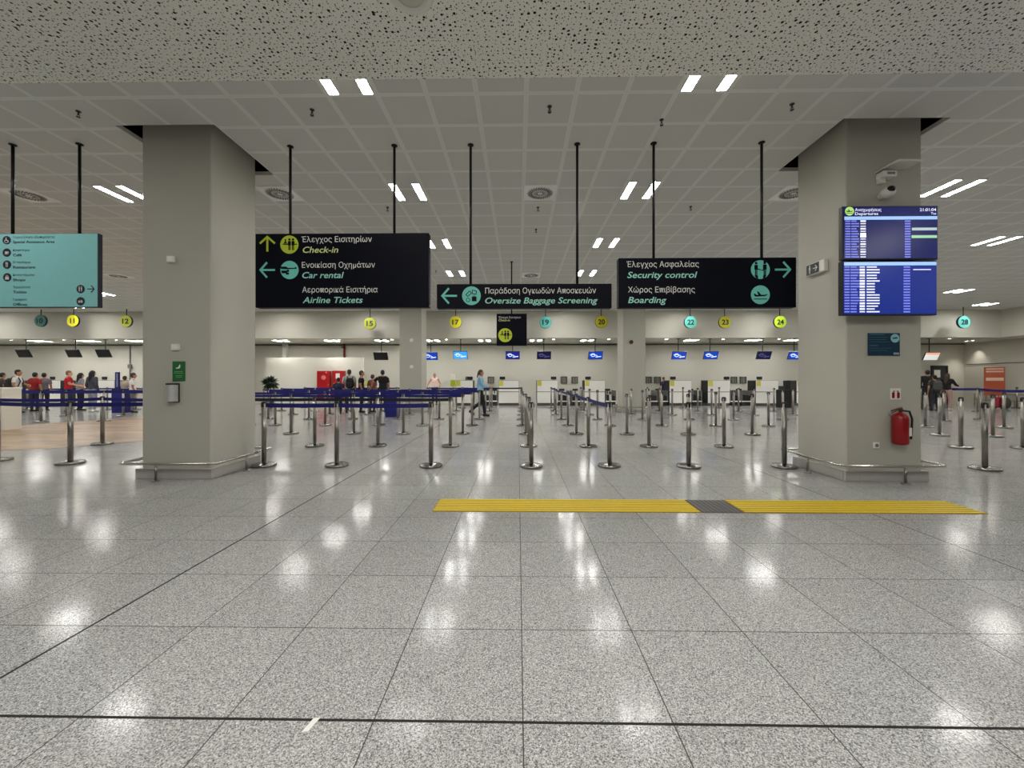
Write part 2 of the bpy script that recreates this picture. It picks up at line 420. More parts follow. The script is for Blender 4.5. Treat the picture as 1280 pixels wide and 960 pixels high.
# ------------------------------------------------------------------ pillars and bumper rails
def pillar(xr, y0, y1, label, top):
    cx, cy = (xr[0] + xr[1]) / 2, (y0 + y1) / 2; wx, wy = xr[1] - xr[0], y1 - y0
    t = thing('pillar', label, 'pillar', (cx, cy, 0), 0, 'square pillars of the hall')
    obj('shaft', MB().box((0, 0, top / 2), (wx, wy, top), 0.012), PILLAR, t)
    p = MB(); th = 0.05; hh = 0.14
    p.box((0, -wy / 2 - th / 2, hh / 2), (wx + 2 * th, th, hh), 0.004); p.box((0, wy / 2 + th / 2, hh / 2), (wx + 2 * th, th, hh), 0.004)
    p.box((-wx / 2 - th / 2, 0, hh / 2), (th, wy, hh), 0.004); p.box((wx / 2 + th / 2, 0, hh / 2), (th, wy, hh), 0.004)
    obj('skirting', p, PLINTH, t)
    return t
def bumper(xr, y0, y1, label, of=0.18, z=0.235, fp=0.0):
    cx, cy = (xr[0] + xr[1]) / 2, (y0 + y1) / 2; a, b = (xr[1] - xr[0]) / 2 + of, (y1 - y0) / 2 + of
    t = thing('bumper_rail', label, 'rail', (cx, cy, 0), 0, 'steel bumper rails round the pillars')
    r = 0.1; pts = []
    for sx, sy, a0 in ((1, 1, 0), (-1, 1, 90), (-1, -1, 180), (1, -1, 270)):
        for k in range(6):
            an = math.radians(a0 + k * 18); pts.append((sx * (a - r) + r * math.cos(an), sy * (b - r) + r * math.sin(an), z))
    obj('rail_tube', MB().tube(pts, 0.021, 10, closed=True), CHROME, t)
    for px, py in ((fp, -b), (-a, 0.0), (a, 0.0), (-fp, b)):
        pm = MB(); pm.cyl((px, py, 0.012), 0.016, z - 0.02, 10); pm.lathe([(0.05, 0), (0.05, 0.008), (0.02, 0.014)], 16, (px, py, 0.0))
        obj('rail_post', pm, STEEL, t)
    return t
pillar(LP, PY0, PY1, 'square beige pillar with green no-smoking notice and ashtray', 6.15)
pillar(RP, PY0, PY1, 'square beige pillar carrying departure screens and a fire extinguisher', 6.15)
pillar(BLP, BY0, BY1, 'far square pillar behind the check-in sign, left of the walking woman', ZC + 0.05)
pillar(BRP, BY0, BY1, 'far square pillar with small dark round sensor, below the security sign', ZC + 0.05)
bumper(LP, PY0, PY1, 'low steel bumper rail round the pillar with green notice', fp=-0.13)
bumper(RP, PY0, PY1, 'low steel bumper rail round the pillar with departure screens', fp=0.12)
bumper(BRP, BY0, BY1, 'low steel bumper rail round the far pillar below the security sign')
bumper(BLP, BY0, BY1, 'low steel bumper rail round the far pillar behind the check-in queue')

# ------------------------------------------------------------------ recessed lamps
def lamp_parts(t, ln, wd, mat):
    f = MB(); h = 0.02
    for sx in (-1, 1): f.box((sx * (wd / 2 + 0.008), 0, -h / 2 + 0.004), (0.016, ln + 0.03, h))
    for sy in (-1, 1): f.box((0, sy * (ln / 2 + 0.008), -h / 2 + 0.004), (wd, 0.016, h))
    obj('lamp_trim', f, WHITE, t)
    obj('diffuser', MB().box((0, 0, -0.002), (wd, ln, 0.006)), mat, t)
def area(x, y, z, sx, sy, power):
    l = bpy.data.lights.new('ceiling_or_fill_light', 'AREA'); l.shape = 'RECTANGLE'; l.size = sx; l.size_y = sy; l.energy = power
    l.color = (1.0, 0.983, 0.95); o = bpy.data.objects.new('ceiling_or_fill_light', l); COL.objects.link(o); o.location = (x, y, z)
    return o
def proj(p):
    d = Vector(p) - Vector((0, 0, H)); f = -d.x * math.sin(YAW) + d.y * math.cos(YAW); r = d.x * math.cos(YAW) + d.y * math.sin(YAW)
    return 640 + F * r / f, HZ - F * d.z / f
COLX = [-30.4, -26.2, -20.9, -16.6, -11.5, -7.25, -2.0, 2.2, 7.75, 11.8, 17.0, 21.2]
ROWY = [4.5, 7.35, 10.15, 13.0, 15.85, 18.65]
COLN = {-30.4: 'sixth column left of centre', -26.2: 'fifth column left of centre', -20.9: 'fourth column left of centre', -16.6: 'fourth column left of centre', -11.5: 'third column left of centre', -7.25: 'second column left of centre', -2.0: 'first column left of centre',
        2.2: 'first column right of centre', 7.75: 'second column right of centre', 11.8: 'third column right of centre', 17.0: 'fourth column right of centre', 21.2: 'fifth column right of centre'}
COLN[-20.9] = 'fifth column left of centre'; COLN[-26.2] = 'sixth column left of centre'; COLN[-30.4] = 'seventh column left of centre'
PW = LAMP * 0.64 * 0.115 * PI * 0.98
proto = None
for iy, y in enumerate(ROWY):
    for x in COLX:
        for s in (-1, 1):
            lx = x + s * 0.205; u, v = proj((lx, y, ZC))
            hidden = (u > 998 and u < 1152) or (u > 178 and u < 320)
            if u < -5 or u > 1290 or hidden:
                area(lx, y, ZC - 0.012, 0.115, 0.64, PW); continue
            lab = f"recessed ceiling lamp, {'left' if s < 0 else 'right'} of its pair, {ORD[iy]} row of lamps, {COLN[x]}"
            if proto is None:
                proto = thing('ceiling_lamp', lab, 'ceiling lamp', (lx, y, ZC), 0, 'paired recessed lamps of the panel ceiling')
                lamp_parts(proto, 0.64, 0.115, LAMPM)
            else: dup(proto, (lx, y, ZC), lab)
# pairs under the desk bulkhead
pairs = [(50, 0), (111, 0), (170, 0), (351.5, 9), (415, 9.5), (477.5, 9), (541.7, 9.5), (605.7, 9.5), (669.7, 9.5), (734, 9.5), (864, 9), (942, 10), (991, 9)]
proto2 = None
for i, (u, sp) in enumerate(pairs):
    for s in (-1, 1):
        p = at(u + s * (sp or 11) / 2, 425.5, 21.3)
        lab = f"flat lamp under the desk soffit, {'left' if s < 0 else 'right'} of its pair, {nth(i)} pair from the left"
        if proto2 is None:
            proto2 = thing('soffit_lamp', lab, 'ceiling lamp', (p.x, 21.3, ZB), 0, 'paired lamps under the desk soffit')
            lamp_parts(proto2, 0.7, 0.2, LAMPW)
        else: dup(proto2, (p.x, 21.3, ZB), lab)
for x in (-33, -29.5, -26, -23.5): area(x, 21.3, ZB - 0.012, 0.2, 0.7, LAMP * 0.55 * 0.14 * PI)
proto3 = None
dn = [(14, 422), (80, 422), (145, 422), (357, 422), (424, 422), (490, 422), (558, 422), (692, 422), (761, 422), (833, 422), (904, 422), (974, 422), (1187, 423), (1188.5, 426.2), (1213, 425.5), (1268, 419)]
for i, (u, v) in enumerate(dn):
    p = at(u, v, 20.75) if i < 13 else onz(u, v, ZB)
    if i >= 13: p.x = max(XRB + 0.4, min(p.x, XR - 0.35))
    lab = f"small round downlight in the desk soffit, {nth(i)} from the left" if i < 13 else f"small round downlight by the right wall soffit, {('farthest', 'middle', 'nearest')[i - 13]} of three"
    if proto3 is None:
        proto3 = thing('downlight', lab, 'ceiling lamp', (p.x, p.y, ZB), 0, 'round downlights of the soffit')
        obj('lamp_trim', MB().lathe([(0.09, 0.004), (0.115, 0.002), (0.115, -0.01), (0.09, -0.014), (0.085, -0.004)], 20), WHITE, proto3)
        obj('diffuser', MB().lathe([(0.0001, -0.008), (0.06, -0.007), (0.088, -0.002), (0.088, 0.004)], 20), LAMPS, proto3)
    else: dup(proto3, (p.x, p.y, ZB), lab)
# the wall washer seen as a cone of light on the right wall
sp = bpy.data.lights.new('wall_washer', 'SPOT'); sp.energy = 55; sp.spot_size = 1.5; sp.spot_blend = 0.8; sp.color = (1, .95, .86)
so = bpy.data.objects.new('wall_washer', sp); COL.objects.link(so); q = atx(1224, 430, XR); so.location = (XR - 0.22, q.y, ZB - 0.03); so.rotation_euler = (0, math.radians(14), 0)
# daylight-free hall: unseen fill lights added at the perforated soffit to brighten the foreground
for x in (-15, -9, -1.5, 1.6, 9, 15):
    for y in (-3.8, -0.6, 0.7):
        a = area(x, y, ZS - 0.01, 0.2, 0.2, 32.0 if abs(x) < 2 else 14.0); a.data.shape = 'DISK'

# round fitting at the top edge of the photo
p = onz(512, -8, ZS)
t = thing('ceiling_speaker', 'white round ceiling fitting in the perforated soffit', 'ceiling speaker', (p.x, p.y, ZS))
obj('rim', MB().lathe([(0.15, 0.003), (0.2, 0.003), (0.205, -0.006), (0.195, -0.016), (0.15, -0.02), (0.14, -0.008)], 32), WHITE, t)
obj('grille', MB().lathe([(0.0001, -0.014), (0.1, -0.012), (0.142, -0.006), (0.142, 0.003)], 32), M('speaker_grille', (196, 194, 184), 0.6, vary=0.2, scale=300), t)

# ------------------------------------------------------------------ swirl diffusers and sprinklers
def diffuser_parts(t):
    f = MB(); s = 0.295
    f.box((0, 0, -0.004), (0.595, 0.595, 0.012), 0.004)
    obj('panel', f, M('diffuser_panel', (246, 245, 240), 0.5, vary=0.02), t)
    obj('swirl_face', MB().lathe([(0.0001, -0.016), (0.235, -0.014), (0.245, -0.008)], 40), M('diffuser_face', (226, 225, 220), 0.5, vary=0.02), t)
    v = MB()
    for r0, r1, n in ((0.05, 0.135, 18), (0.145, 0.225, 28)):
        for k in range(n):
            a = 2 * PI * k / n; b = a + 0.35
            p0 = Vector((r0 * math.cos(a), r0 * math.sin(a))); p1 = Vector((r1 * math.cos(b), r1 * math.sin(b)))
            d = (p1 - p0).normalized(); q = Vector((-d.y, d.x)) * (0.006 + 0.004 * (r0 > 0.1))
            z = -0.0175
            v.add([(*(p0 + q), z), (*(p1 + q), z), (*(p1 - q), z), (*(p0 - q), z), (*(p0 + q), -0.01), (*(p1 + q), -0.01), (*(p1 - q), -0.01), (*(p0 - q), -0.01)],
                  [(0, 1, 2, 3), (0, 4, 5, 1), (1, 5, 6, 2), (2, 6, 7, 3), (3, 7, 4, 0)])
    obj('blades', v, M('diffuser_slot', (92, 92, 88), 0.6), t)
dp = None
for u, v, lab in ((675, 241, 'square swirl air diffuser above the oversize baggage sign'), (350, 242, 'swirl air diffuser beside the pillar above the check-in sign'),
                  (992, 241, 'swirl air diffuser peeking out left of the pillar with departure screens'), (36, 244, 'swirl air diffuser at the left behind the teal sign rod'),
                  (664, 344, 'small far swirl air diffuser just above the oversize baggage sign'), (148, 345, 'far swirl air diffuser right of the teal sign')):
    p = onz(u, v, ZC)
    if dp is None:
        dp = thing('air_diffuser', lab, 'air vent', (p.x, p.y, ZC), 0, 'swirl air diffusers of the panel ceiling'); diffuser_parts(dp)
    else: dup(dp, (p.x, p.y, ZC), lab)
spk = None
for u, v, lab in ((98, 139, 'dark ceiling sprinkler above the teal sign'), (390, 137, 'dark ceiling sprinkler above the check-in sign'), (687, 133, 'dark ceiling sprinkler above the oversize baggage sign'),
                  (990, 130, 'dark ceiling sprinkler left of the pillar with departure screens'), (545, 338, 'tiny far ceiling sprinkler right of the check-in sign'), (773, 377, 'tiny far sprinkler between baggage and security signs'), (484.5, 259, 'small ceiling sprinkler beside the lamp pair above the check-in sign'), (672.5, 259, 'small ceiling sprinkler just behind the middle square air diffuser'),
                  (670, 286.5, 'small ceiling sprinkler second behind the middle square air diffuser'), (863.5, 258, 'small ceiling sprinkler above the security sign, between its rods'), (827, 149.5, 'small ceiling sprinkler close to the left rod of the security sign')):
    p = onz(u, v, ZC)
    if spk is None:
        spk = thing('sprinkler', lab, 'sprinkler', (p.x, p.y, ZC), 0, 'ceiling sprinklers')
        obj('rosette', MB().lathe([(0.028, 0), (0.026, -0.01), (0.012, -0.014)], 14), DGREY, spk)
        f = MB().cyl((0, 0, -0.05), 0.009, 0.04, 10)
        for s in (-1, 1): f.tube([(s * 0.008, 0, -0.04), (s * 0.02, 0, -0.055), (s * 0.004, 0, -0.075)], 0.003, 6)
        f.lathe([(0.022, -0.078), (0.024, -0.075), (0.004, -0.072)], 12)
        obj('spray_head', f, DGREY, spk)
    else: dup(spk, (p.x, p.y, ZC), lab)

# ------------------------------------------------------------------ pictograms (unit disc coordinates)
def fig(mb, x, s=1.0, z=0.0, y0=0, y1=0, o=(0, 0), R=1, arms=True):
    def P(pts): mb.prism([(x + a * s, z + b * s) for a, b in pts], y0, y1, 0, o, R)
    mb.disc((o[0] + x * R, o[1] + (z + 0.5 * s) * R), 0.12 * s * R, y0, y1, 0, 14)
    P([(-.15, .34), (.15, .34), (.15, -.1), (.1, -.1), (.1, -.6), (.02, -.6), (.02, -.1), (-.02, -.1), (-.02, -.6), (-.1, -.6), (-.1, -.1), (-.15, -.1)])
def plane_poly(): return [(-.72, .1), (-.6, .12), (-.42, -.02), (-.2, -.04), (-.36, .34), (-.24, .34), (.08, -.02), (.5, .0), (.72, .08), (.74, .0), (.5, -.14), (-.5, -.2), (-.62, -.12)]
def picto(kind, mb, o, R, y0, y1):
    def P(pts): mb.prism(pts, y0, y1, 0, o, R)
    if kind == 'checkin':
        fig(mb, 0.02, 1.05, 0.02, y0, y1, o, R); fig(mb, 0.42, 1.05, 0.02, y0, y1, o, R)
        P([(-.7, -.02), (-.08, -.02), (-.08, .1), (-.7, .1)]); P([(-.58, .14), (-.26, .14), (-.42, .5)]); mb.disc((o[0] - .42 * R, o[1] + .5 * R), .09 * R, y0, y1, 0, 12)
        P([(.6, -.02), (.86, -.02), (.86, .08), (.6, .08)])
    elif kind == 'car':
        P([(-.95, .36), (-.35, .36), (-.15, .22), (.62, .22), (.62, .34), (.8, .26), (.8, .12), (-.2, .08), (-.95, .12)])
        P([(-.9, -.08), (-.3, -.08), (-.2, -.3), (-.05, -.3), (-.05, -.5), (-.35, -.52), (-.4, -.36), (-.85, -.36)])
        mb.disc((o[0] - .16 * R, o[1] - .1 * R), .13 * R, y0, y1, 0, 14)
    elif kind == 'baggage':
        P([(.05, -.1), (.55, -.1), (.55, -.6), (.05, -.6)]); P([(.2, -.1), (.2, .0), (.4, .0), (.4, -.1), (.36, -.1), (.36, -.04), (.24, -.04), (.24, -.1)])
        for a, b in (((-.6, .1), (-.2, .5)), ((-.2, .5), (.02, .3)), ((.02, .3), (-.38, -.08)), ((-.38, -.08), (-.6, .1)), ((.1, .6), (.55, .5)), ((.55, .5), (.5, .15)), ((.5, .15), (.1, .2)), ((.1, .2), (.1, .6))):
            mb.bar((o[0] + a[0] * R, o[1] + a[1] * R), (o[0] + b[0] * R, o[1] + b[1] * R), .07 * R, y0, y1)
        for k in range(12):
            a = 2 * PI * k / 12; b = a + 2 * PI / 12
            mb.bar((o[0] + (-.35 + .2 * math.cos(a)) * R, o[1] + (-.45 + .2 * math.sin(a)) * R), (o[0] + (-.35 + .2 * math.cos(b)) * R, o[1] + (-.45 + .2 * math.sin(b)) * R), .06 * R, y0, y1)
    elif kind == 'security':
        fig(mb, -.46, 1.15, .1, y0, y1, o, R); fig(mb, .46, 1.2, .12, y0, y1, o, R)
        P([(-.36, .1), (.05, .02), (.05, -.08), (-.36, -.0)]); P([(.36, .02), (.1, -.06), (.1, -.16), (.36, -.08)]); P([(.3, .82), (.62, .82), (.58, .94), (.34, .94)])
        P([(-.62, -.6), (-.3, -.6), (-.24, -.98), (-.5, -.86)]); P([(.32, -.6), (.62, -.6), (.5, -.86), (.26, -.97)])
    elif kind == 'plane':
        P(plane_poly()); P([(-.7, -.42), (.7, -.42), (.7, -.5), (-.7, -.5)])
    elif kind == 'cup':
        P([(-.4, .25), (.3, .25), (.22, -.25), (-.32, -.25)]); P([(-.55, -.32), (.5, -.32), (.4, -.42), (-.45, -.42)]); P([(.3, .2), (.55, .2), (.5, -.1), (.26, -.1), (.28, -.02), (.43, -.0), (.45, .12), (.29, .12)])
    elif kind == 'fork':
        P([(-.26, .6), (-.06, .6), (-.06, .15), (-.11, .1), (-.11, -.6), (-.21, -.6), (-.21, .1), (-.26, .15)]); P([(.1, .6), (.26, .4), (.26, .0), (.2, -.02), (.2, -.6), (.1, -.6)])
    elif kind == 'bag':
        P([(-.4, .15), (.4, .15), (.46, -.55), (-.46, -.55)])
        for k in range(8):
            a = PI * k / 8; b = PI * (k + 1) / 8
            mb.bar((o[0] + .24 * R * math.cos(a), o[1] + (.15 + .35 * math.sin(a)) * R), (o[0] + .24 * R * math.cos(b), o[1] + (.15 + .35 * math.sin(b)) * R), .08 * R, y0, y1)
    elif kind == 'wc':
        fig(mb, -.28, 1.0, .02, y0, y1, o, R); fig(mb, .28, 1.0, .02, y0, y1, o, R)
    elif kind == 'help':
        mb.disc((o[0] - .1 * R, o[1] + .5 * R), .13 * R, y0, y1, 0, 12); P([(-.2, .32), (.02, .32), (.05, .0), (.4, .0), (.55, -.5), (.4, -.54), (.26, -.16), (-.2, -.14)])
        for k in range(10):
            a = PI * .7 + k * .36; b = a + .36
            mb.bar((o[0] + (-.05 + .42 * math.cos(a)) * R, o[1] + (-.25 + .42 * math.sin(a)) * R), (o[0] + (-.05 + .42 * math.cos(b)) * R, o[1] + (-.25 + .42 * math.sin(b)) * R), .09 * R, y0, y1)
    elif kind == 'case':
        P([(-.5, .15), (-.1, .15), (-.1, -.35), (-.5, -.35)]); P([(.05, .15), (.5, .15), (.5, -.35), (.05, -.35)]); P([(.05, .28), (.4, .28), (.4, .2), (.05, .2)])
def arrow(mb, o, R, ang, y0, y1):
    c, s = math.cos(ang), math.sin(ang)
    def T(x, z): return (o[0] + (x * c - z * s) * R, o[1] + (x * s + z * c) * R)
    wd = 0.24 * R
    mb.bar(T(-1, 0), T(.86, 0), wd, y0, y1)
    mb.bar(T(.92, -.08), T(.02, .95), wd, y0, y1 - 0.0006); mb.bar(T(.92, .08), T(.02, -.95), wd, y0 - 0.0004, y1)

# ------------------------------------------------------------------ hanging signs
def hanging_sign(label, Y, x0, x1, ytop, ybot, rods, face, th=0.12, group='hanging wayfinding signs'):
    a, b = at(x0, ybot, Y), at(x1, ytop, Y); cx, z0 = (a.x + b.x) / 2, a.z; wd, ht = b.x - a.x, b.z - a.z
    t = thing('hanging_sign', label, 'sign', (cx, Y, z0), 0, group)
    p = MB().box((0, th / 2, ht / 2), (wd, th, ht), 0.006)
    obj('sign_panel', p, face, t)
    for r in rods:
        q = at(r, ytop, Y + th / 2)
        rm = MB().cyl((q.x - cx, th / 2, ht - 0.01), 0.019, ZC - z0 - ht + 0.012, 12); rm.lathe([(0.045, ZC - z0 + 0.001), (0.045, ZC - z0 - 0.012), (0.02, ZC - z0 - 0.02)], 16, (q.x - cx, th / 2, 0))
        obj('suspension_rod', rm, RODM, t)
    def L(px, py): q = at(px, py, Y); return q.x - cx, q.z - z0
    return t, L
def sign_disc(t, L, px, py, r, kind, mat, smat, Y):
    o = L(px, py); R = r * Y / F
    d = obj('pictogram', MB().disc(o, R, -0.004, 0.001), mat, t)
    s = MB(); picto(kind, s, o, R, -0.007, -0.003); obj('symbol', s, smat, d)
def sign_text(t, L, body, x0, x1, yb, cap, mat, Y, it=False):
    a, b = L(x0, yb), L(x1, yb)
    text(t, body, a[0], b[0], a[1], cap * Y / F, -0.004, mat, 0.22 if it else 0.0, 0.012 if it else 0.002)
def sign_arrow(t, L, px, py, r, ang, mat, Y):
    m = MB(); arrow(m, L(px, py), r * Y / F, ang, -0.004, 0.001); obj('arrow', m, mat, t)
YG = 5.84
t, L = hanging_sign('dark hanging sign reading Check-in, Car rental and Airline Tickets', YG, 319, 536, 291, 384.5, (363, 493), NAVYSIGN)
sign_arrow(t, L, 334.3, 304.5, 10, PI / 2, LIME, YG); sign_arrow(t, L, 334, 337.5, 10, PI, TEAL, YG)
sign_disc(t, L, 361.8, 305.8, 11.5, 'checkin', LIME, NAVYSIGN, YG); sign_disc(t, L, 362, 337.5, 11.5, 'car', TEAL, NAVYSIGN, YG)
sign_text(t, L, 'Έλεγχος Εισιτηρίων', 377, 465, 302.8, 7, PRINTW, YG); sign_text(t, L, 'Check-in', 378.7, 423, 316, 7.6, PRINTL, YG, True)
sign_text(t, L, 'Ενοικίαση Οχημάτων', 377.5, 469, 334.8, 7, PRINTW, YG); sign_text(t, L, 'Car rental', 378, 430, 347.7, 7.6, PRINTT, YG, True)
sign_text(t, L, 'Αεροπορικά Εισιτήρια', 378, 472, 365.7, 7, PRINTW, YG); sign_text(t, L, 'Airline Tickets', 378.5, 453.5, 378.8, 7.6, PRINTT, YG, True)
t, L = hanging_sign('long dark hanging sign reading Oversize Baggage Screening', YG, 546, 764.7, 354.3, 385.5, (588.3, 721.5), NAVYSIGN)
sign_arrow(t, L, 561.3, 369.8, 10, PI, TEAL, YG); sign_disc(t, L, 589.3, 369.7, 11.7, 'baggage', TEAL, NAVYSIGN, YG)
sign_text(t, L, 'Παράδοση Ογκωδών Αποσκευών', 606.5, 745, 367, 7, PRINTW, YG); sign_text(t, L, 'Oversize Baggage Screening', 606.5, 747, 379.4, 7.4, PRINTT, YG, True)
t, L = hanging_sign('dark hanging sign reading Security control and Boarding', YG, 773.3, 995.5, 321.5, 384.7, (817, 952), NAVYSIGN)
sign_arrow(t, L, 978.8, 337, 10, 0, TEAL, YG); sign_disc(t, L, 950.3, 337, 11.6, 'security', TEAL, NAVYSIGN, YG); sign_disc(t, L, 950.3, 368.5, 11.6, 'plane', TEAL, NAVYSIGN, YG)
sign_text(t, L, 'Έλεγχος Ασφαλείας', 783, 873.5, 334, 7, PRINTW, YG); sign_text(t, L, 'Security control', 784, 871.5, 347.5, 7.6, PRINTT, YG, True)
sign_text(t, L, 'Χώρος Επιβίβασης', 785, 868.5, 365.7, 7, PRINTW, YG); sign_text(t, L, 'Boarding', 785, 833, 378.8, 7.6, PRINTT, YG, True)
YT = 5.76
t, L = hanging_sign('pale teal hanging sign listing cafe, restaurant, shops, toilets and offices', YT, -34, 122.5, 291.5, 384.5, (16, 99.5), DARKT, 0.07)
a, b = L(-33, 383.8), L(122, 292.2)
obj('sign_face', MB().box(((a[0] + b[0]) / 2, -0.002, (a[1] + b[1]) / 2), (b[0] - a[0], 0.008, b[1] - a[1]), 0.002), TEALF, t)
def sd(px, py, kind):
    o = L(px, py); R = 5.3 * YT / F
    d = obj('pictogram', MB().disc(o, R, -0.009, -0.005), DARKT, t); s = MB(); picto(kind, s, o, R, -0.012, -0.008); obj('symbol', s, PRINTW, d)
def st(body, x0, x1, yb, cap, off=0.0):
    a, b = L(x0, yb), L(x1, yb); text(t, body, a[0], b[0], a[1], cap * YT / F, -0.0085, DARKT, 0, off)
for px, py, k in ((9.2, 300.5, 'help'), (9.3, 316, 'cup'), (9.6, 331, 'fork'), (9.9, 346.8, 'bag'), (101.5, 361.5, 'wc'), (101.5, 376.7, 'case')): sd(px, py, k)
for g, e, x1g, x1e, yg, ye in (('Χώρος Ειδικής Εξυπηρέτησης', 'Special Assistance Area', 69.5, 69, 298, 304.2), ('Καφετέρια', 'Café', 38, 28, 314.2, 320.6), ('Εστιατόριο', 'Restaurant', 39, 45, 329.4, 335.8),
                               ('Καταστήματα', 'Shops', 44, 32.5, 345.2, 351.6), ('Τουαλέτες', 'Toilets', 39, 34, 360.5, 366.8), ('Γραφεία', 'Offices', 34.5, 35, 375.8, 382.2)):
    st(g, 17.2, x1g, yg, 2.7); st(e, 17.2, x1e, ye, 3.3, 0.012)
m = MB(); arrow(m, L(114.5, 361.3), 4.6 * YT / F, 0, -0.009, -0.005); obj('arrow', m, DARKT, t)
m = MB(); arrow(m, L(-6, 300.5), 4.6 * YT / F, 0, -0.009, -0.005); obj('arrow', m, DARKT, t)
YM = 11.7
t, L = hanging_sign('small square dark hanging sign with lime check-in symbol, below the baggage sign', YM, 620.7, 658.5, 392, 432, (639.5,), NAVYSIGN, 0.1)
sign_disc(t, L, 631.5, 419, 8.7, 'checkin', LIME, NAVYSIGN, YM)
sign_text(t, L, 'Έλεγχος Εισιτηρίων', 623.3, 651, 398, 2.5, PRINTW, YM); sign_text(t, L, 'Check-in', 623.3, 637.5, 401.6, 2.7, PRINTL, YM, True)

# ------------------------------------------------------------------ round desk numbers
CY = {'teal': ((96, 190, 178), 0.02), 'yellow': ((214, 208, 36), 0.03), 'lime': ((146, 152, 36), 0.0), 'olive': ((196, 206, 66), 0.1), 'dull teal': ((70, 140, 130), 0.0), 'mustard': ((196, 188, 20), 0.05), 'green': ((170, 200, 40), 0.1)}
for num, px, py, cn in (('10', 50.2, 401, 'dull teal'), ('11', 91, 401, 'yellow'), ('12', 157.3, 401.5, 'olive'), ('15', 462.3, 404.3, 'lime'), ('17', 569.5, 402.7, 'yellow'), ('19', 682, 402.7, 'teal'),
                        ('20', 751.8, 402.3, 'mustard'), ('22', 863.2, 402.7, 'teal'), ('23', 906.3, 402.7, 'yellow'), ('24', 975.3, 402.5, 'green'), ('28', 1205.2, 402.5, 'teal')):
    Y = 19.3; p = at(px, py, Y); R = 7.6 * Y / F
    c, em = CY[cn]
    t = thing('desk_number_sign', f'round {cn} sign with desk number {num} hanging before the bulkhead', 'number sign', (p.x, Y, p.z - R), 0, 'round desk number signs')
    obj('drum', MB().disc((0, R), R, 0.0, 0.08, 0, 36), [DARKT], t)
    obj('face', MB().disc((0, R), R * 0.97, -0.012, 0.002, 0, 36), M('number_face_' + cn.replace(' ', '_'), c, 0.45, emit=em, vary=0.02), t)
    rm = MB().cyl((0, 0.04, 2 * R - 0.01), 0.018, ZC - (p.z + R) + 0.01, 10); obj('suspension_rod', rm, RODM, t)
    text(t, num, -R * (0.38 if num == '11' else 0.55), R * (0.38 if num == '11' else 0.55), R * 0.6, R * 0.8, -0.024, DARKT, 0, 0.03, 'numeral')

# ------------------------------------------------------------------ departure screens and pillar fittings
NAVY = M('screen_navy', (10, 20, 84), 0.25, emit=0.42, vary=0)
NAVY2 = M('screen_blue', (22, 42, 126), 0.25, emit=0.42, vary=0)
PALE = M('screen_pale_bar', (150, 186, 240), 0.3, emit=0.5, vary=0)
ROWM = M('screen_row_text', (118, 126, 222), 0.3, emit=0.42, vary=0)
WHT = M('screen_white', (225, 228, 250), 0.3, emit=0.45, vary=0)
GRN = M('screen_green_bar', (160, 215, 170), 0.3, emit=0.4, vary=0)
PGR = M('screen_grey_bar', (188, 208, 208), 0.3, emit=0.35, vary=0)
LIMES = M('screen_lime', (176, 222, 120), 0.3, emit=0.35, vary=0)
YD = 5.36
def board(label, x0, x1, y0, y1):
    a, b = at(x0, y1, YD), at(x1, y0, YD); cx, z0 = (a.x + b.x) / 2, a.z; wd, ht = b.x - a.x, b.z - a.z
    t = thing('departure_screen', label, 'screen', (cx, YD, z0), 0, 'departure screens on the pillar')
    obj('housing', MB().box((0, 0.045, ht / 2), (wd, 0.07, ht), 0.008), BLACK, t)
    obj('wall_bracket', MB().box((-0.1, 0.144, ht / 2), (0.3, 0.13, 0.3), 0.01), DGREY, t)
    def L(px, py): q = at(px, py, YD); return q.x - cx, q.z - z0
    return t, L
def rects(L, rs, y0=0.003, y1=0.008):
    m = MB()
    for x0, x1, ya, yb in rs:
        a, b = L(x0, yb), L(x1, ya); m.prism([(a[0], a[1]), (b[0], a[1]), (b[0], b[1]), (a[0], b[1])], y0, y1)
    return m
t, L = board('upper departures screen on the pillar, with clock and header', 1053.8, 1173.8, 256.5, 324.6)
obj('screen', rects(L, [(1055.5, 1172.3, 258, 323)], 0.006, 0.012), NAVY, t)
obj('header_bar', rects(L, [(1056, 1172, 270, 274.6)]), PALE, t)
d = obj('pictogram', MB().disc(L(1062.3, 263.8), 5.4 * YD / F, 0.003, 0.008), LIMES, t); s = MB(); picto('plane', s, L(1062.3, 263.8), 5.4 * YD / F, 0.0, 0.004); obj('symbol', s, NAVYSIGN, d)
def bt(body, x0, x1, yb, cap): a, b = L(x0, yb), L(x1, yb); text(t, body, a[0], b[0], a[1], cap * YD / F, 0.003, WHT, 0, 0.01)
bt('Αναχωρήσεις', 1069, 1102, 264, 3.6); bt('Departures', 1069, 1098, 268.7, 3.4); bt('21:01:04', 1150, 1170.5, 263.8, 3.6); bt('Tue', 1164, 1170.5, 268, 2.8)
rw, rb = [], []
random.seed(3)
for i in range(15):
    y = 276.2 + i * 3.2
    rw += [(1057, 1063.4, y - .8, y + .8), (1064.6, 1064.6 + random.choice((6.5, 8, 9.5)), y - .8, y + .8), (1131.5, 1138.5, y - .9, y + .9)]
    rb += [(1076, 1082.6, y - (1.1 if i % 3 == 0 else .6), y + (1.1 if i % 3 == 0 else .6))]
obj('flight_rows', rects(L, rw), ROWM, t); obj('gate_column', rects(L, rb + [(1076, 1082.8, 291, 296.6)]), WHT, t)
obj('status_bar', rects(L, [(1140.5, 1171.5, 284.3, 287.8)]), PGR, t); obj('status_bar', rects(L, [(1140, 1171.5, 293.8, 297.4)]), GRN, t)
t, L = board('lower departures screen on the pillar, filled with flight rows', 1053.2, 1172.6, 325.4, 394)
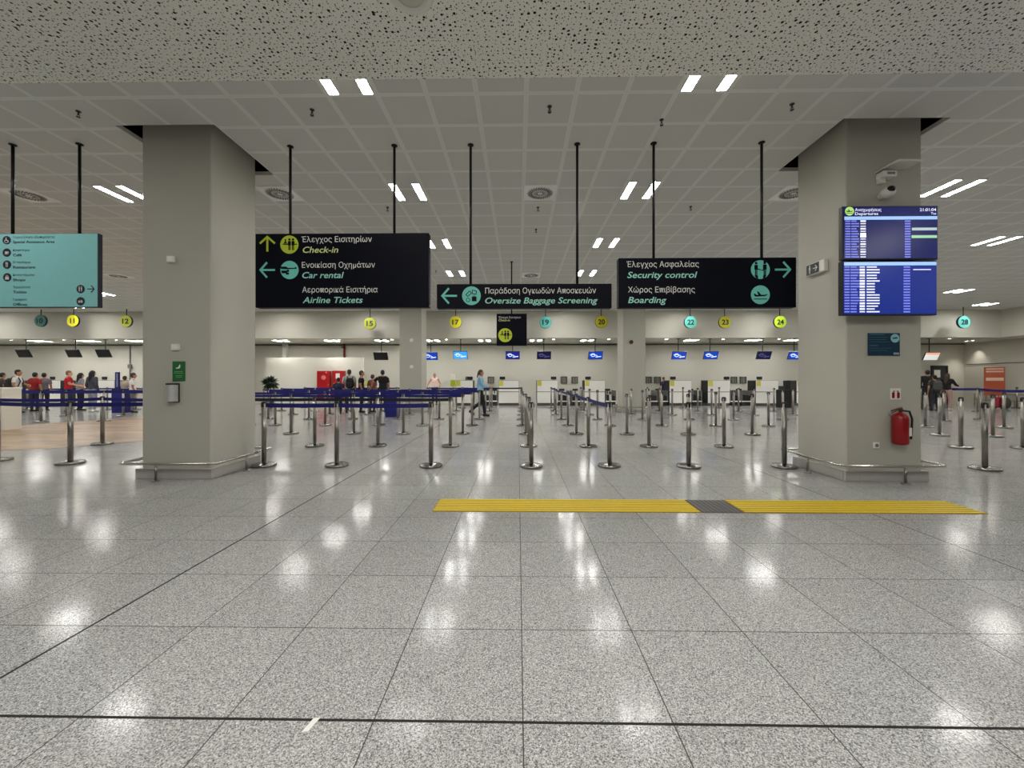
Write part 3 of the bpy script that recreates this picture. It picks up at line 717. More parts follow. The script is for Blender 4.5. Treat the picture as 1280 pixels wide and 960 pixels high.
obj('screen', rects(L, [(1055.2, 1171.2, 326.8, 392.5)], 0.006, 0.012), NAVY2, t)
obj('header_bar', rects(L, [(1055.6, 1171, 327.2, 331.8)]), PALE, t)
rw, rb = [], []
for i in range(17):
    y = 333.6 + i * 3.5
    rw += [(1056, 1062.2, y - .8, y + .8), (1063.6, 1063.6 + random.choice((7.5, 9, 10.5)), y - .8, y + .8), (1130, 1138, y - .9, y + .9)]
    rb += [(1075, 1081.4, y - (1.2 if i % 4 else .7), y + (1.2 if i % 4 else .7)), (1083.8, 1083.8 + random.choice((10, 12.5, 14, 16)), y - .8, y + .8)]
obj('flight_rows', rects(L, rw), ROWM, t); obj('gate_column', rects(L, rb + [(1142, 1164, 336.2, 337.4)]), WHT, t)
a = at(1052.6, 320, PY0); t = thing('junction_box', 'tiny white junction box beside the left edge of the screens', 'junction box', (a.x + 0.02, PY0 - 0.06, a.z - 0.04))
obj('box', MB().box((0, 0.03, 0.04), (0.04, 0.06, 0.08), 0.006), WHITE, t); obj('cable', MB().tube([(0, 0.03, 0.0), (0.0, 0.02, -0.03), (0.06, 0.02, -0.04), (0.12, 0.03, -0.04)], 0.006, 6), DGREY, t)

# camera and antenna above the screens
p = at(1110, 241, PY0 - 0.1); t = thing('security_camera', 'white dome security camera above the departure screens', 'camera', (p.x, PY0, p.z))
obj('base', MB().lathe([(0.06, 0), (0.06, 0.03), (0.045, 0.05)], 20, mx=Matrix.Rotation(PI / 2, 4, 'X')), WHITE, t)
obj('camera_body', MB().ell((-0.005, -0.1, 0), (0.085, 0.085, 0.075)), WHITE, t)
obj('lens', MB().ell((-0.012, -0.158, 0.022), (0.05, 0.04, 0.046)), M('camera_lens', (12, 12, 16), 0.1, vary=0), t)
p = at(1103, 231, PY0); t = thing('wall_antenna', 'white box antenna with tilted hood above the security camera', 'antenna', (p.x, PY0, p.z))
obj('box', MB().box((0.0, -0.06, 0.1), (0.19, 0.12, 0.075), 0.008), WHITE, t)
obj('label_plate', MB().box((0.01, -0.121, 0.1), (0.1, 0.004, 0.03)), GREY, t)
obj('junction_box', MB().box((-0.045, -0.03, 0.035), (0.085, 0.06, 0.07), 0.006), WHITE, t)
hd = MB(); hd.prism([(-0.1, 0.155), (0.02, 0.21), (0.32, 0.205), (0.32, 0.225), (0.015, 0.232), (-0.1, 0.172)], -0.22, -0.0)
obj('hood', hd, WHITE, t)
# emergency exit sign on the side face of the right-hand pillar
px_ = RP[0]; a, b = atx(1008.5, 340, px_ - 0.05), atx(1031, 337, px_ - 0.05); yc, yl = (a.y + b.y) / 2, abs(a.y - b.y)
zc = (atx(1008.5, 338.5, px_).z + atx(1030, 335, px_).z) / 2
t = thing('exit_sign', 'small black and white emergency exit sign on the pillar side', 'sign', (px_, yc, zc - 0.085))
obj('housing', MB().box((-0.03, 0, 0.085), (0.06, yl, 0.17), 0.006), WHITE, t)
RZ = Matrix.Rotation(-PI / 2, 4, 'Z')
m = MB(); m.box((-0.062, 0.0 + yl * .12, 0.085), (0.004, yl * 0.7, 0.15)); obj('face', m, BLACK, t)
s = MB()
fig(s, 0, 1.0, 0, -0.004, 0.001, (-yl * .27, 0.085), 0.1)
arrow(s, (yl * .03, 0.085), 0.045, 0, -0.004, 0.001)
me = s.mesh('symbol', WHITE); me.transform(Matrix.Translation((-0.0635, 0, 0)) @ RZ)
obj('symbol', me, None, t)
# fire extinguisher, its sign, socket, information board
p = at(1125.5, 556, PY0 - 0.1); t = thing('fire_extinguisher', 'red fire extinguisher hanging on the pillar below its sign', 'fire extinguisher', (p.x, PY0 - 0.1, p.z))
ht = at(1125, 516, PY0 - 0.1).z - p.z
obj('cylinder', MB().lathe([(0.05, 0), (0.082, 0.012), (0.088, 0.03), (0.088, ht - 0.07), (0.075, ht - 0.03), (0.035, ht), (0.022, ht + 0.01)], 24), RED, t)
obj('valve', MB().cyl((0, 0, ht), 0.02, 0.05, 12).box((0, 0, ht + 0.045), (0.05, 0.03, 0.03), 0.005), DGREY, t)
obj('handle', MB().tube([(0.02, 0, ht + 0.07), (-0.02, 0, ht + 0.06), (-0.12, 0, ht + 0.025)], 0.011, 8).tube([(0.0, 0, ht + 0.05), (-0.11, 0, ht + 0.0)], 0.008, 8), M('brown_lever', (96, 62, 48), 0.4), t)
obj('hose', MB().tube([(0.02, 0, ht + 0.03), (0.1, -0.02, ht + 0.02), (0.125, -0.03, ht - 0.08), (0.11, -0.04, ht - 0.25), (0.1, -0.04, 0.08)], 0.013, 8), BLACK, t)
obj('instruction_label', MB().box((0.055, -0.073, ht * .42), (0.05, 0.006, 0.11), mx=None), WHITE, t)
obj('wall_bracket', MB().box((0, 0.088, ht * .8), (0.05, 0.022, 0.08)), DGREY, t)
a, b = at(1112.5, 499.5, PY0), at(1125.5, 485.5, PY0)
t = thing('extinguisher_sign', 'small white sign with red extinguisher symbol above the extinguisher', 'sign', ((a.x + b.x) / 2, PY0, a.z)); wd, ht = b.x - a.x, b.z - a.z
obj('panel', MB().box((0, -0.004, ht / 2), (wd, 0.008, ht), 0.001), WHITE, t)
m = MB()
for sx in (-1, 1):
    m.prism([(sx * .018, .02), (sx * .05, .02), (sx * .052, .09), (sx * .034, .105), (sx * .034, .122), (sx * .01, .118), (sx * .012, .108), (sx * .026, .108), (sx * .026, .1), (sx * .016, .09)], -0.011, -0.007)
obj('symbol', m, RED, t)
a = at(1094.5, 560.3, PY0); t = thing('wall_socket', 'small white wall socket low on the pillar', 'socket', (a.x, PY0, a.z))
obj('plate', MB().box((0, -0.008, 0.04), (0.085, 0.016, 0.085), 0.006), WHITE, t); obj('outlet', MB().disc((0.003, 0.04), 0.024, -0.02, -0.014), GREY, t)
a, b = at(1084.3, 444.5, PY0), at(1123.6, 416.5, PY0); cx, z0 = (a.x + b.x) / 2, a.z
t = thing('information_board', 'dark teal information board below the departure screens', 'sign', (cx, PY0, z0)); wd, ht = b.x - a.x, b.z - a.z
obj('panel', MB().box((0, -0.008, ht / 2), (wd, 0.016, ht), 0.002), M('dark_teal_board', (10, 52, 76), 0.35, vary=0.05), t)
def L(px, py): q = at(px, py, PY0); return q.x - cx, q.z - z0
d = obj('emblem', MB().disc(L(1117.2, 423), 5.3 * PY0 / F, -0.02, -0.015), M('pale_teal', (140, 205, 215), .5), t)
s = MB(); s.prism([(-.6, .1), (.3, .25), (.6, .1), (.3, -.1), (-.5, -.15)], -0.023, -0.019, 0, L(1117.2, 423), 5.3 * PY0 / F); obj('symbol', s, M('dark_teal_print', (12, 50, 70), .5), d)
obj('text_lines', rects(L, [(1085.5, 1104, 417.8, 418.8), (1085.5, 1108, 421.6, 422), (1085.5, 1106, 424.4, 424.8), (1085.5, 1110, 427.2, 427.6), (1085.5, 1096, 431.5, 432.5), (1085.5, 1112, 435.2, 435.6), (1085.5, 1108, 438, 438.4)], -0.019, -0.015), M('faint_print', (70, 120, 140), .5), t)
obj('logo', rects(L, [(1115.5, 1122.3, 440.8, 443.4)], -0.019, -0.015), M('logo_print', (150, 170, 180), .5), t)
# left-hand pillar: notice, ashtray, small boxes
a, b = at(216.2, 476.5, PY0), at(231.8, 451.7, PY0); cx, z0 = (a.x + b.x) / 2, a.z; wd, ht = b.x - a.x, b.z - a.z
t = thing('notice', 'green notice with white hand symbol above the ashtray', 'notice', (cx, PY0, z0))
obj('panel', MB().box((0, -0.005, ht / 2), (wd, 0.01, ht), 0.001), M('green_notice', (34, 104, 52), .4), t)
def L(px, py): q = at(px, py, PY0); return q.x - cx, q.z - z0
s = MB(); s.prism([(-.6, -.3), (.2, -.1), (.35, -.4), (.2, -.5), (-.6, -.5)], -0.014, -0.009, 0, L(223.5, 458.5), 0.05); s.prism([(.1, .0), (.5, .7), (.62, .2), (.5, -.3), (.3, -.4)], -0.014, -0.009, 0, L(223.5, 458.5), 0.05)
obj('symbol', s, WHITE, t)
obj('text_lines', rects(L, [(219, 229, 464.3, 464.9), (218.5, 230, 466.2, 466.7), (220, 228.5, 469.5, 470), (221, 228, 471.2, 471.7)], -0.014, -0.009), M('pale_green_print', (120, 190, 120), .5), t)
a, b = at(211.8, 502.5, PY0), at(224.5, 479, PY0); cx, z0 = (a.x + b.x) / 2, a.z; wd, ht = b.x - a.x, b.z - a.z
t = thing('wall_ashtray', 'silver wall-mounted ashtray bin below the green notice', 'ashtray', (cx, PY0, z0))
m = MB(); pts = [(wd / 2 * math.cos(PI + PI * k / 16), wd * 0.62 * math.sin(PI + PI * k / 16) - 0.02) for k in range(17)]
n = len(pts); m.add([(x, y, 0.01) for x, y in pts] + [(x, y, ht - 0.02) for x, y in pts], [(i, i + 1, i + 1 + n, i + n) for i in range(n - 1)], 0, True); m.add([(x, y, 0.01) for x, y in pts], [list(range(n))[::-1]])
obj('bin_body', m, M('satin_aluminium', (196, 196, 196), 0.45, 0.5, vary=.05), t)
m = MB(); p2 = [(x * 1.04, y * 1.04) for x, y in pts]
m.add([(x, y, ht - 0.022) for x, y in p2] + [(x, y, ht) for x, y in p2], [(i, i + 1, i + 1 + n, i + n) for i in range(n - 1)] + [list(range(n, 2 * n)), list(range(n))[::-1]]); obj('lid', m, DGREY, t)
obj('back_plate', MB().box((-0.0, -0.012, ht / 2), (wd + 0.012, 0.024, ht), 0.003), DGREY, t)
for u, v, lab in ((221, 434.2, 'white wall box just above the green notice'), (215.5, 324.7, 'white wall box high on the pillar with the ashtray')):
    p = at(u, v, PY0); t = thing('wall_box', lab, 'wall box', (p.x, PY0, p.z - 0.045)); obj('box', MB().box((0, -0.022, 0.045), (0.1, 0.044, 0.088), 0.006), WHITE, t)
    obj('cover_plate', MB().box((0, -0.046, 0.045), (0.07, 0.006, 0.06), 0.002), OFFWHITE, t)
# fittings on the far pillars
for xx, yy, u, v, r, mat, lab in ((0, BY0, 514.5, 425.3, .08, WHITE, 'small white round sensor high on the far pillar behind the check-in sign'), (0, BY0, 514.5, 458.5, .08, WHITE, 'small white round sensor lower on the far pillar by the queue'),
                                 (0, BY0, 789, 427.6, .085, BLACK, 'small dark round sensor on the far pillar below the security sign')):
    p = at(u, v, yy); t = thing('wall_sensor', lab, 'sensor', (p.x, yy, p.z - r))
    obj('base', MB().disc((0, r), r, -0.03, 0.0), mat if mat is WHITE else M('sensor_ring', (120, 70, 62), .5), t); obj('lens', MB().disc((0, r), r * .66, -0.05, -0.028), OFFWHITE if mat is WHITE else BLACK, t)

# ------------------------------------------------------------------ tactile strip, tape
def zstrip(x0, x1, label, mat, ridges, rm=None, gy=(624.8, 640.3)):
    y1 = fl(700, gy[0]).y; y0 = fl(700, gy[1]).y; cx = (x0 + x1) / 2
    t = thing('tactile_strip', label, 'floor strip', (cx, (y0 + y1) / 2, 0), 0, 'tactile paving strip pieces')
    obj('base_mat', MB().box((0, 0, 0.003), (x1 - x0, y1 - y0, 0.006), 0.002), YELLOWD if ridges else mat, t)
    if ridges:
        m = MB(); n = 7
        for k in range(n): m.box((0, (y0 - y1) / 2 + (k + .5) * (y1 - y0) / n, 0.007), (x1 - x0 - 0.02, 0.042, 0.007), 0.0025)
        obj('ridges', m, mat, t)
    else:
        m = MB()
        for k in range(9): m.box((-0.2 + k * 0.05, 0, 0.007), (0.014, y1 - y0 - 0.03, 0.005), 0.002)
        obj('ridges', m, mat, t)
ya = 4.35
sx = [at(545, 632, fl(640, 632).y).x, at(866, 632, fl(640, 632).y).x, at(917, 633, fl(640, 632).y).x, at(1207, 635, fl(640, 632).y).x]
zstrip(sx[0], sx[1], 'longer yellow ridged tactile strip on the floor', YELLOW, True)
zstrip(sx[1] + 0.004, sx[2] - 0.004, 'dark grey tactile square between the two yellow strips', M('grey_rubber', (92, 88, 88), .6, vary=.15, scale=60), False)
zstrip(sx[2], sx[3], 'shorter yellow ridged tactile strip in front of the screen pillar', YELLOW, True)
p = fl(389, 906); tm = MB(); tm.add([(-.02, -.035, .0015), (.004, -.03, .0015), (.02, .035, .0015), (-.006, .03, .0015), (-.02, -.035, 0), (.004, -.03, 0), (.02, .035, 0), (-.006, .03, 0)], [(0, 1, 2, 3), (0, 4, 5, 1), (1, 5, 6, 2), (2, 6, 7, 3), (3, 7, 4, 0)])
tag(obj('tape_scrap', tm, WHITE, None, (p.x, p.y, 0)), 'small scrap of white tape on the floor tiles', 'tape')

# ------------------------------------------------------------------ queue posts and belts
SB = MB().lathe([(0.176, 0), (0.18, 0.006), (0.18, 0.032), (0.168, 0.042), (0.07, 0.05), (0.045, 0.06)], 28).mesh('base', M('dark_chrome', (150, 147, 142), 0.2, 1.0, vary=.05))
SP = MB().lathe([(0.036, 0.055), (0.036, 1.0)], 18).mesh('post', STEEL)
hm = MB().lathe([(0.0365, 1.0), (0.038, 1.003), (0.038, 1.018), (0.033, 1.024), (0.0001, 1.026)], 18)
for k in range(4): hm.box((0.038 * math.cos(k * PI / 2), 0.038 * math.sin(k * PI / 2), 0.972), (0.014 if k % 2 == 0 else 0.026, 0.026 if k % 2 == 0 else 0.014, 0.066), 0.003)
SH = hm.mesh('belt_head', BLACK)
def stanchion(x, y, label, group):
    t = thing('queue_stanchion', label, 'queue post', (x, y, 0), 0, group)
    for n, me in (('base', SB), ('post', SP), ('belt_head', SH)): link(bpy.data.objects.new(n, me), t)
    return t
def belt(a, b, mat, z=0.968, h=0.066):
    p, q = a.location.copy(), b.location.copy(); d = (q - p); d.z = 0; L = d.length; u = d / L; nrm = Vector((-u.y, u.x, 0)) * 0.002
    m = MB(); n = 9; vs = []
    for i in range(n):
        s_ = i / (n - 1); c = u * (0.04 + (L - 0.08) * s_); sag = -0.05 * (L / 2.5) ** 2 * (1 - (2 * s_ - 1) ** 2) * 0.5
        for e in (1, -1):
            for zz in (-h / 2, h / 2): vs.append((c.x + nrm.x * e, c.y + nrm.y * e, z + sag + zz))
    fs = []
    for i in range(n - 1):
        o = i * 4; fs += [(o, o + 4, o + 5, o + 1), (o + 2, o + 3, o + 7, o + 6), (o + 1, o + 5, o + 7, o + 3), (o, o + 2, o + 6, o + 4)]
    fs += [(0, 1, 3, 2), (n * 4 - 4, n * 4 - 2, n * 4 - 1, n * 4 - 3)]
    m.add(vs, fs, 0, False); obj('belt', m, mat, a)
Y0, DY = 6.38, 1.91
ROWS = [[331, 421, 539, 664, 762, 861, 981], [303, 394, 472, 563, 661, 735.5, 811.5, 905], [306, 364, 442, 504, 578.5, 657, 720.5, 783.5, 860, 940],
        [312, 344.5, 407, 474, 528, 590, 653, 710, 763, 827, 895, 960], [335, 386, 440.6, 497, 549, 599, 652, 701.7, 746.7, 803, 862, 917, 978],
        [330, 366, 412, 461, 512, 563.6, 607, 652, 695, 737, 789, 840, 889.5, 943, 991], [352, 394, 435, 477, 523, 570.6, 612, 652, 693, 730, 775, 824.5, 872, 923, 967.6],
        [381, 419, 460, 496, 537, 578, 615, 651.6, 689, 726, 773, 809, 853.6, 899]]
NL = [3, 4, 5, 6, 6, 7, 7, 7]
GR = []
for k, row in enumerate(ROWS):
    Y = Y0 + DY * k; r = []
    seen = [u for u in row if u > 321 and not (abs(Y - 17.6) < 1.0 and any(p[0] - .3 < at(u, 475, Y).x < p[1] + .3 for p in (BLP, BRP)))]
    for u in row:
        i = seen.index(u) if u in seen else -1
        lab = f"steel queue post between the pillars, {ORD[k]} row, {nth(i)} from the left" if i >= 0 else f"steel queue post half hidden behind the left pillar, {ORD[k]} row"
        if abs(Y - 17.6) < 1.0 and any(p[0] - .3 < at(u, 475, Y).x < p[1] + .3 for p in (BLP, BRP)): r.append(None); continue
        r.append(stanchion(at(u, 475, Y).x, Y + 0.02 * math.sin(u), lab, 'queue posts between the two near pillars'))
    GR.append(r)
for k, r in enumerate(GR):
    q = [o for o in r[:NL[k]] if o]
    for a_, b_ in zip(q, q[1:]):
        if k == 6 and a_.location.x < BLP[0] < b_.location.x: continue
        belt(a_, b_, BELTD if k == 1 else BELT)
def pick(k, u): return GR[k][ROWS[k].index(u)]
cen = [pick(k, u) for k, u in enumerate((664, 661, 657, 653, 652, 652, 652, 651.6))]
for a, b in zip(cen, cen[1:]): belt(a, b, BELTD)
col = [pick(k, u) for k, u in enumerate((762, 735.5, 720.5, 710, 701.7, 695, 693, 689))]
for a, b in zip(col, col[1:]): belt(a, b, BELT)
belt(pick(7, 615), pick(7, 651.6), BELTD)
# posts left of the left-hand pillar
LB = {}
for key, u, Y, lab in (('a0', -3, 6.72, 'steel queue post cut by the left edge, front row left of the pillar'), ('a1', 88, 6.5, 'nearest steel queue post below the teal sign, in front of the wood floor'),
                       ('a2', 232, 6.95, 'steel queue post hidden behind the left pillar, front row'), ('b0', -40, 8.5, 'steel queue post beyond the left edge beside the white counter'),
                       ('b1', 128, 8.45, 'steel queue post standing on the front edge of the wood floor'), ('b2', 262, 8.3, 'steel queue post hidden behind the left pillar, second row'),
                       ('c0', -14, 13.0, 'steel queue post behind the white counter at the left'), ('c1', 51, 12.9, 'steel queue post just right of the white counter on the grey floor'), ('c2', 130, 13.2, 'steel queue post in the left queue, second from the white counter'),
                       ('c3', 190, 13.2, 'steel queue post in the left queue partly behind the pillar, near row'),
                       ('d0', 0, 15.1, 'steel queue post in the left queue, middle row at left edge'), ('d1', 83, 15.1, 'steel queue post in the left queue before the fair-haired person in bright red'), ('d2', 154, 15.1, 'steel queue post in the left queue, middle row beside the pillar'), ('d3', 200, 15.1, 'steel queue post in the left queue behind the pillar, middle row'),
                       ('e0', -8, 18.4, 'steel queue post in the left queue, back row at left edge'), ('e1', 34, 18.4, 'steel queue post in the left queue, back row, before the backpack wearer'), ('e2', 98, 18.4, 'steel queue post in the left queue, back row, by the long-haired woman'), ('e3', 134, 18.4, 'steel queue post in the left queue, back row, by the bag sizer'), ('e4', 170, 18.4, 'steel queue post in the left queue, back row, nearest the pillar'), ('e5', 205, 18.4, 'steel queue post in the left queue, back row, behind the pillar')):
    LB[key] = stanchion(at(u, 475, Y).x, Y, lab, 'queue posts left of the left pillar')
for a, b in (('a0', 'a1'), ('a1', 'a2'), ('b0', 'b1'), ('b1', 'b2'), ('c0', 'c1'), ('c1', 'c2'), ('c2', 'c3'), ('d0', 'd1'), ('d1', 'd2'), ('d2', 'd3'), ('e0', 'e1'), ('e1', 'e2'), ('e2', 'e3'), ('e3', 'e4'), ('e4', 'e5')):
    belt(LB[a], LB[b], BELT)
# posts right of the right-hand pillar
RB = []
for u, v, lab in ((1231, 587, 'nearest steel queue post right of the screen pillar'), (1201, 560, 'steel queue post right of the screen pillar, second nearest, without belt'), (1279, 561, 'steel queue post cut by the right edge, second row'),
                  (1174.5, 544.5, 'steel queue post right beside the screen pillar edge, third nearest'), (1241, 546, 'steel queue post right of the screen pillar, behind the nearest one'), (1255, 535, 'steel queue post in front of the red suitcase'),
                  (1156.5, 534, 'steel queue post peeking out behind the right edge of the screen pillar'), (1180, 526.5, 'steel queue post before the long-haired woman at the right'), (1226, 525, 'steel queue post in the right queue left of the orange poster, nearer one'),
                  (1152, 511, 'steel queue post at the far left end of the right-hand belt'), (1222, 514.5, 'steel queue post in the middle of the right-hand belt'), (1292, 522, 'steel queue post beyond the right edge holding the belt end'), (1271, 510, 'far steel queue post right of the orange poster')):
    p = fl(u, v); RB.append(stanchion(p.x, p.y, lab, 'queue posts right of the right pillar'))
belt(RB[9], RB[10], BELT, h=0.1); belt(RB[10], RB[11], BELT, h=0.1)

# ------------------------------------------------------------------ check-in desks
YF, DH = 21.5, 1.36
NOTE = YNOTE
SIDE = M('desk_side', (34, 33, 32), 0.5, vary=0.05)
def desk(u0, u1, label, note=True):
    a, b = at(u0, 475, YF).x, at(u1, 475, YF).x; cx = (a + b) / 2; wd = b - a; dp = 0.75
    t = thing('check_in_desk', label, 'desk', (cx, YF, 0), 0, 'white check-in desks')
    obj('body', MB().box((0, 0.02 + dp / 2, 0.14 + (DH - 0.17) / 2), (wd + 0.03, dp, DH - 0.17), 0.004), SIDE, t)
    obj('plinth', MB().box((0, 0.05 + dp / 2, 0.07), (wd, dp - 0.06, 0.14)), M('desk_plinth', (98, 97, 92), 0.4, 0.2), t)
    obj('upper_panel', MB().box((0, 0.0, 0.755 + (DH - 0.77) / 2), (wd, 0.04, DH - 0.77), 0.006), OFFWHITE, t)
    obj('lower_panel', MB().box((0, 0.004, 0.145 + 0.29), (wd, 0.032, 0.58), 0.006), OFFWHITE, t)
    obj('worktop', MB().box((0, dp / 2, DH - 0.012), (wd + 0.04, dp + 0.04, 0.03), 0.006), M('worktop', (150, 148, 140), 0.4), t)
    if note: obj('notice', MB().box((-wd / 2 + 0.13, -0.024, DH - 0.17), (0.22, 0.008, 0.28)), NOTE, t)
    return t
desks = [(-4, 18, 'white check-in desk at the far left end'), (50, 75, 'white check-in desk behind the people in red, left'), (118, 143, 'white check-in desk behind the blue bag sizer at the left'), (456, 481, 'white check-in desk behind the queue in front of desk sign 15'),
         (570, 591, 'white check-in desk behind the walking woman'), (623.5, 648.5, 'white check-in desk below the small square check-in sign'), (671.4, 697, 'white check-in desk right of the centre belt line'), (731, 756, 'white check-in desk left of the far pillar under the security sign'),
         (837, 864, 'white check-in desk right of the far pillar under the security sign'), (885, 912, 'white check-in desk under desk sign 23'), (945, 972.5, 'white check-in desk under desk sign 24'), (996, 1022, 'white check-in desk mostly hidden by the screen pillar')]
for u0, u1, lab in desks: desk(u0, u1, lab, True)
def conveyor(u, label, wpx=14, tall=False):
    x = at(u, 475, YF).x; wd = wpx * YF / F
    t = thing('baggage_conveyor', label, 'conveyor', (x, YF + 0.05, 0), 0, 'baggage conveyors between the desks')
    obj('plinth', MB().box((0, 0.5, 0.11), (wd - 0.06, 0.9, 0.22)), DGREY, t)
    obj('side_wall', MB().box((-wd / 2 + 0.02, 0.5, 0.5), (0.04, 1.0, 0.62), 0.005), GREY, t); obj('side_wall', MB().box((wd / 2 - 0.02, 0.5, 0.5), (0.04, 1.0, 0.62), 0.005), GREY, t)
    m = MB(); m.prism([(-wd / 2 + 0.05, 0.26), (wd / 2 - 0.05, 0.26), (wd / 2 - 0.05, 0.52), (-wd / 2 + 0.05, 0.6)], 0.03, 0.95); obj('conveyor_belt', m, BLACK, t)
    obj('front_bumper', MB().box((0, -0.01, 0.24), (wd, 0.05, 0.05), 0.01), OFFWHITE, t)
    obj('scale_display', MB().box((0.0, 0.85, 0.83), (0.3, 0.06, 0.12), 0.01).box((0, 0.87, 0.7), (0.05, 0.04, 0.2)), DGREY, t)
    return t
for u, wp, lab in ((606, 13, 'baggage conveyor left of the desk below the small square sign'), (617, 9, 'narrow baggage conveyor touching the desk below the small square sign'), (704.5, 14, 'baggage conveyor left of the pair in the middle gap'), (722, 14, 'baggage conveyor right of the pair in the middle gap'),
                   (764, 13, 'baggage conveyor beside the far pillar under the security sign'), (815, 15, 'black baggage conveyor right of the far pillar under the security sign'), (830, 11, 'baggage conveyor at the feet of the staff member in navy'), (872, 12, 'grey baggage conveyor between the desks left of sign 23'),
                   (920, 13, 'baggage conveyor left of the pair between signs 23 and 24'), (935, 14, 'black baggage conveyor right of the pair between signs 23 and 24')): conveyor(u, lab, wp)
# black kiosk beside the screen pillar
x = at(983, 475, 20.0).x; t = thing('self_service_kiosk', 'black self-service kiosk just left of the screen pillar', 'kiosk', (x, 20.0, 0))
obj('cabinet', MB().box((0, 0.2, 0.45), (0.52, 0.4, 0.9), 0.02), BLACK, t)
obj('column', MB().box((0.17, 0.22, 1.12), (0.2, 0.3, 0.46), 0.02), BLACK, t)
obj('screen', MB().box((-0.12, 0.1, 0.99), (0.28, 0.05, 0.2), 0.01, mx=Matrix.Rotation(-0.1, 4, 'X')), DGREY, t)
# notice stand and staff monitors
x = at(566.7, 475, YF).x; t = thing('notice_stand', 'lime notice stand with white sheet beside the desk behind the walking woman', 'notice stand', (x, YF - 0.1, 0))
obj('pole', MB().cyl((0, 0, 0.02), 0.02, 1.1, 10), GREY, t); obj('base', MB().box((0, 0, 0.01), (0.3, 0.24, 0.02), 0.005), GREY, t)
obj('lime_panel', MB().box((0, -0.03, 1.2), (0.27, 0.04, 0.34), 0.006), M('lime_panel', (176, 190, 30), .5), t); obj('white_sheet', MB().box((0, -0.03, 1.53), (0.22, 0.015, 0.31), 0.004), WHITE, t)
def deskmon(u, label):
    x = at(u, 475, YF + 0.35).x; t = thing('computer_monitor', label, 'monitor', (x, YF + 0.35, DH + 0.003), 0, 'staff computer monitors on the desks')
    obj('stand', MB().box((0, 0.0, 0.006), (0.16, 0.12, 0.012), 0.003).box((0, 0.01, 0.05), (0.03, 0.02, 0.1)), BLACK, t)
    obj('display', MB().box((0, -0.012, 0.11), (0.3, 0.025, 0.16), 0.006), BLACK, t)
for u, lab in ((66, 'black staff monitor on the desk between the two people in red'), (131, 'black staff monitor on the desk left of the bag sizer sign'), (587.5, 'black staff monitor on the desk behind the walking woman'), (628, 'black staff monitor on the desk below the small square sign'), (692, 'black staff monitor on the desk right of the centre belt line'),
               (735, 'black staff monitor on the desk left of the far pillar'), (841, 'black staff monitor on the desk right of the far pillar'), (908, 'black staff monitor on the desk under sign 23'), (949, 'black staff monitor on the desk under sign 24')): deskmon(u, lab)
# rubber strip curtains in the wall behind the desks
for u, lab in ((586, 'strip curtain opening behind the desk of the walking woman'), (613.5, 'strip curtain opening left of the desk below the small square sign'), (705, 'strip curtain opening, left of the middle pair'), (718.5, 'strip curtain opening, right of the middle pair'),
               (810.5, 'strip curtain opening beside the far pillar, left of a pair'), (822, 'strip curtain opening by the staff member in navy'), (917.5, 'strip curtain opening left of the pair between signs 23 and 24'), (929, 'strip curtain opening right of the pair between signs 23 and 24')):
    a = at(u, 475, YW - 0.05); t = thing('strip_curtain', lab, 'strip curtain', (a.x, YW - 0.02, 1.0), 0, 'strip curtain openings of the back wall')
    f = MB()
    for s_ in (-1, 1): f.box((s_ * 0.17, -0.02, 0.37), (0.02, 0.06, 0.36))
    f.box((0, -0.02, 0.55), (0.36, 0.06, 0.02)); f.box((0, -0.02, 0.19), (0.36, 0.06, 0.02)); obj('frame', f, DGREY, t)
    m = MB()
    for k in range(5): m.box((-0.13 + k * 0.065, -0.01, 0.37), (0.04, 0.012, 0.34))
    obj('strips', m, M('rubber_strip', (104, 102, 94), .6, vary=.3, scale=9), t)

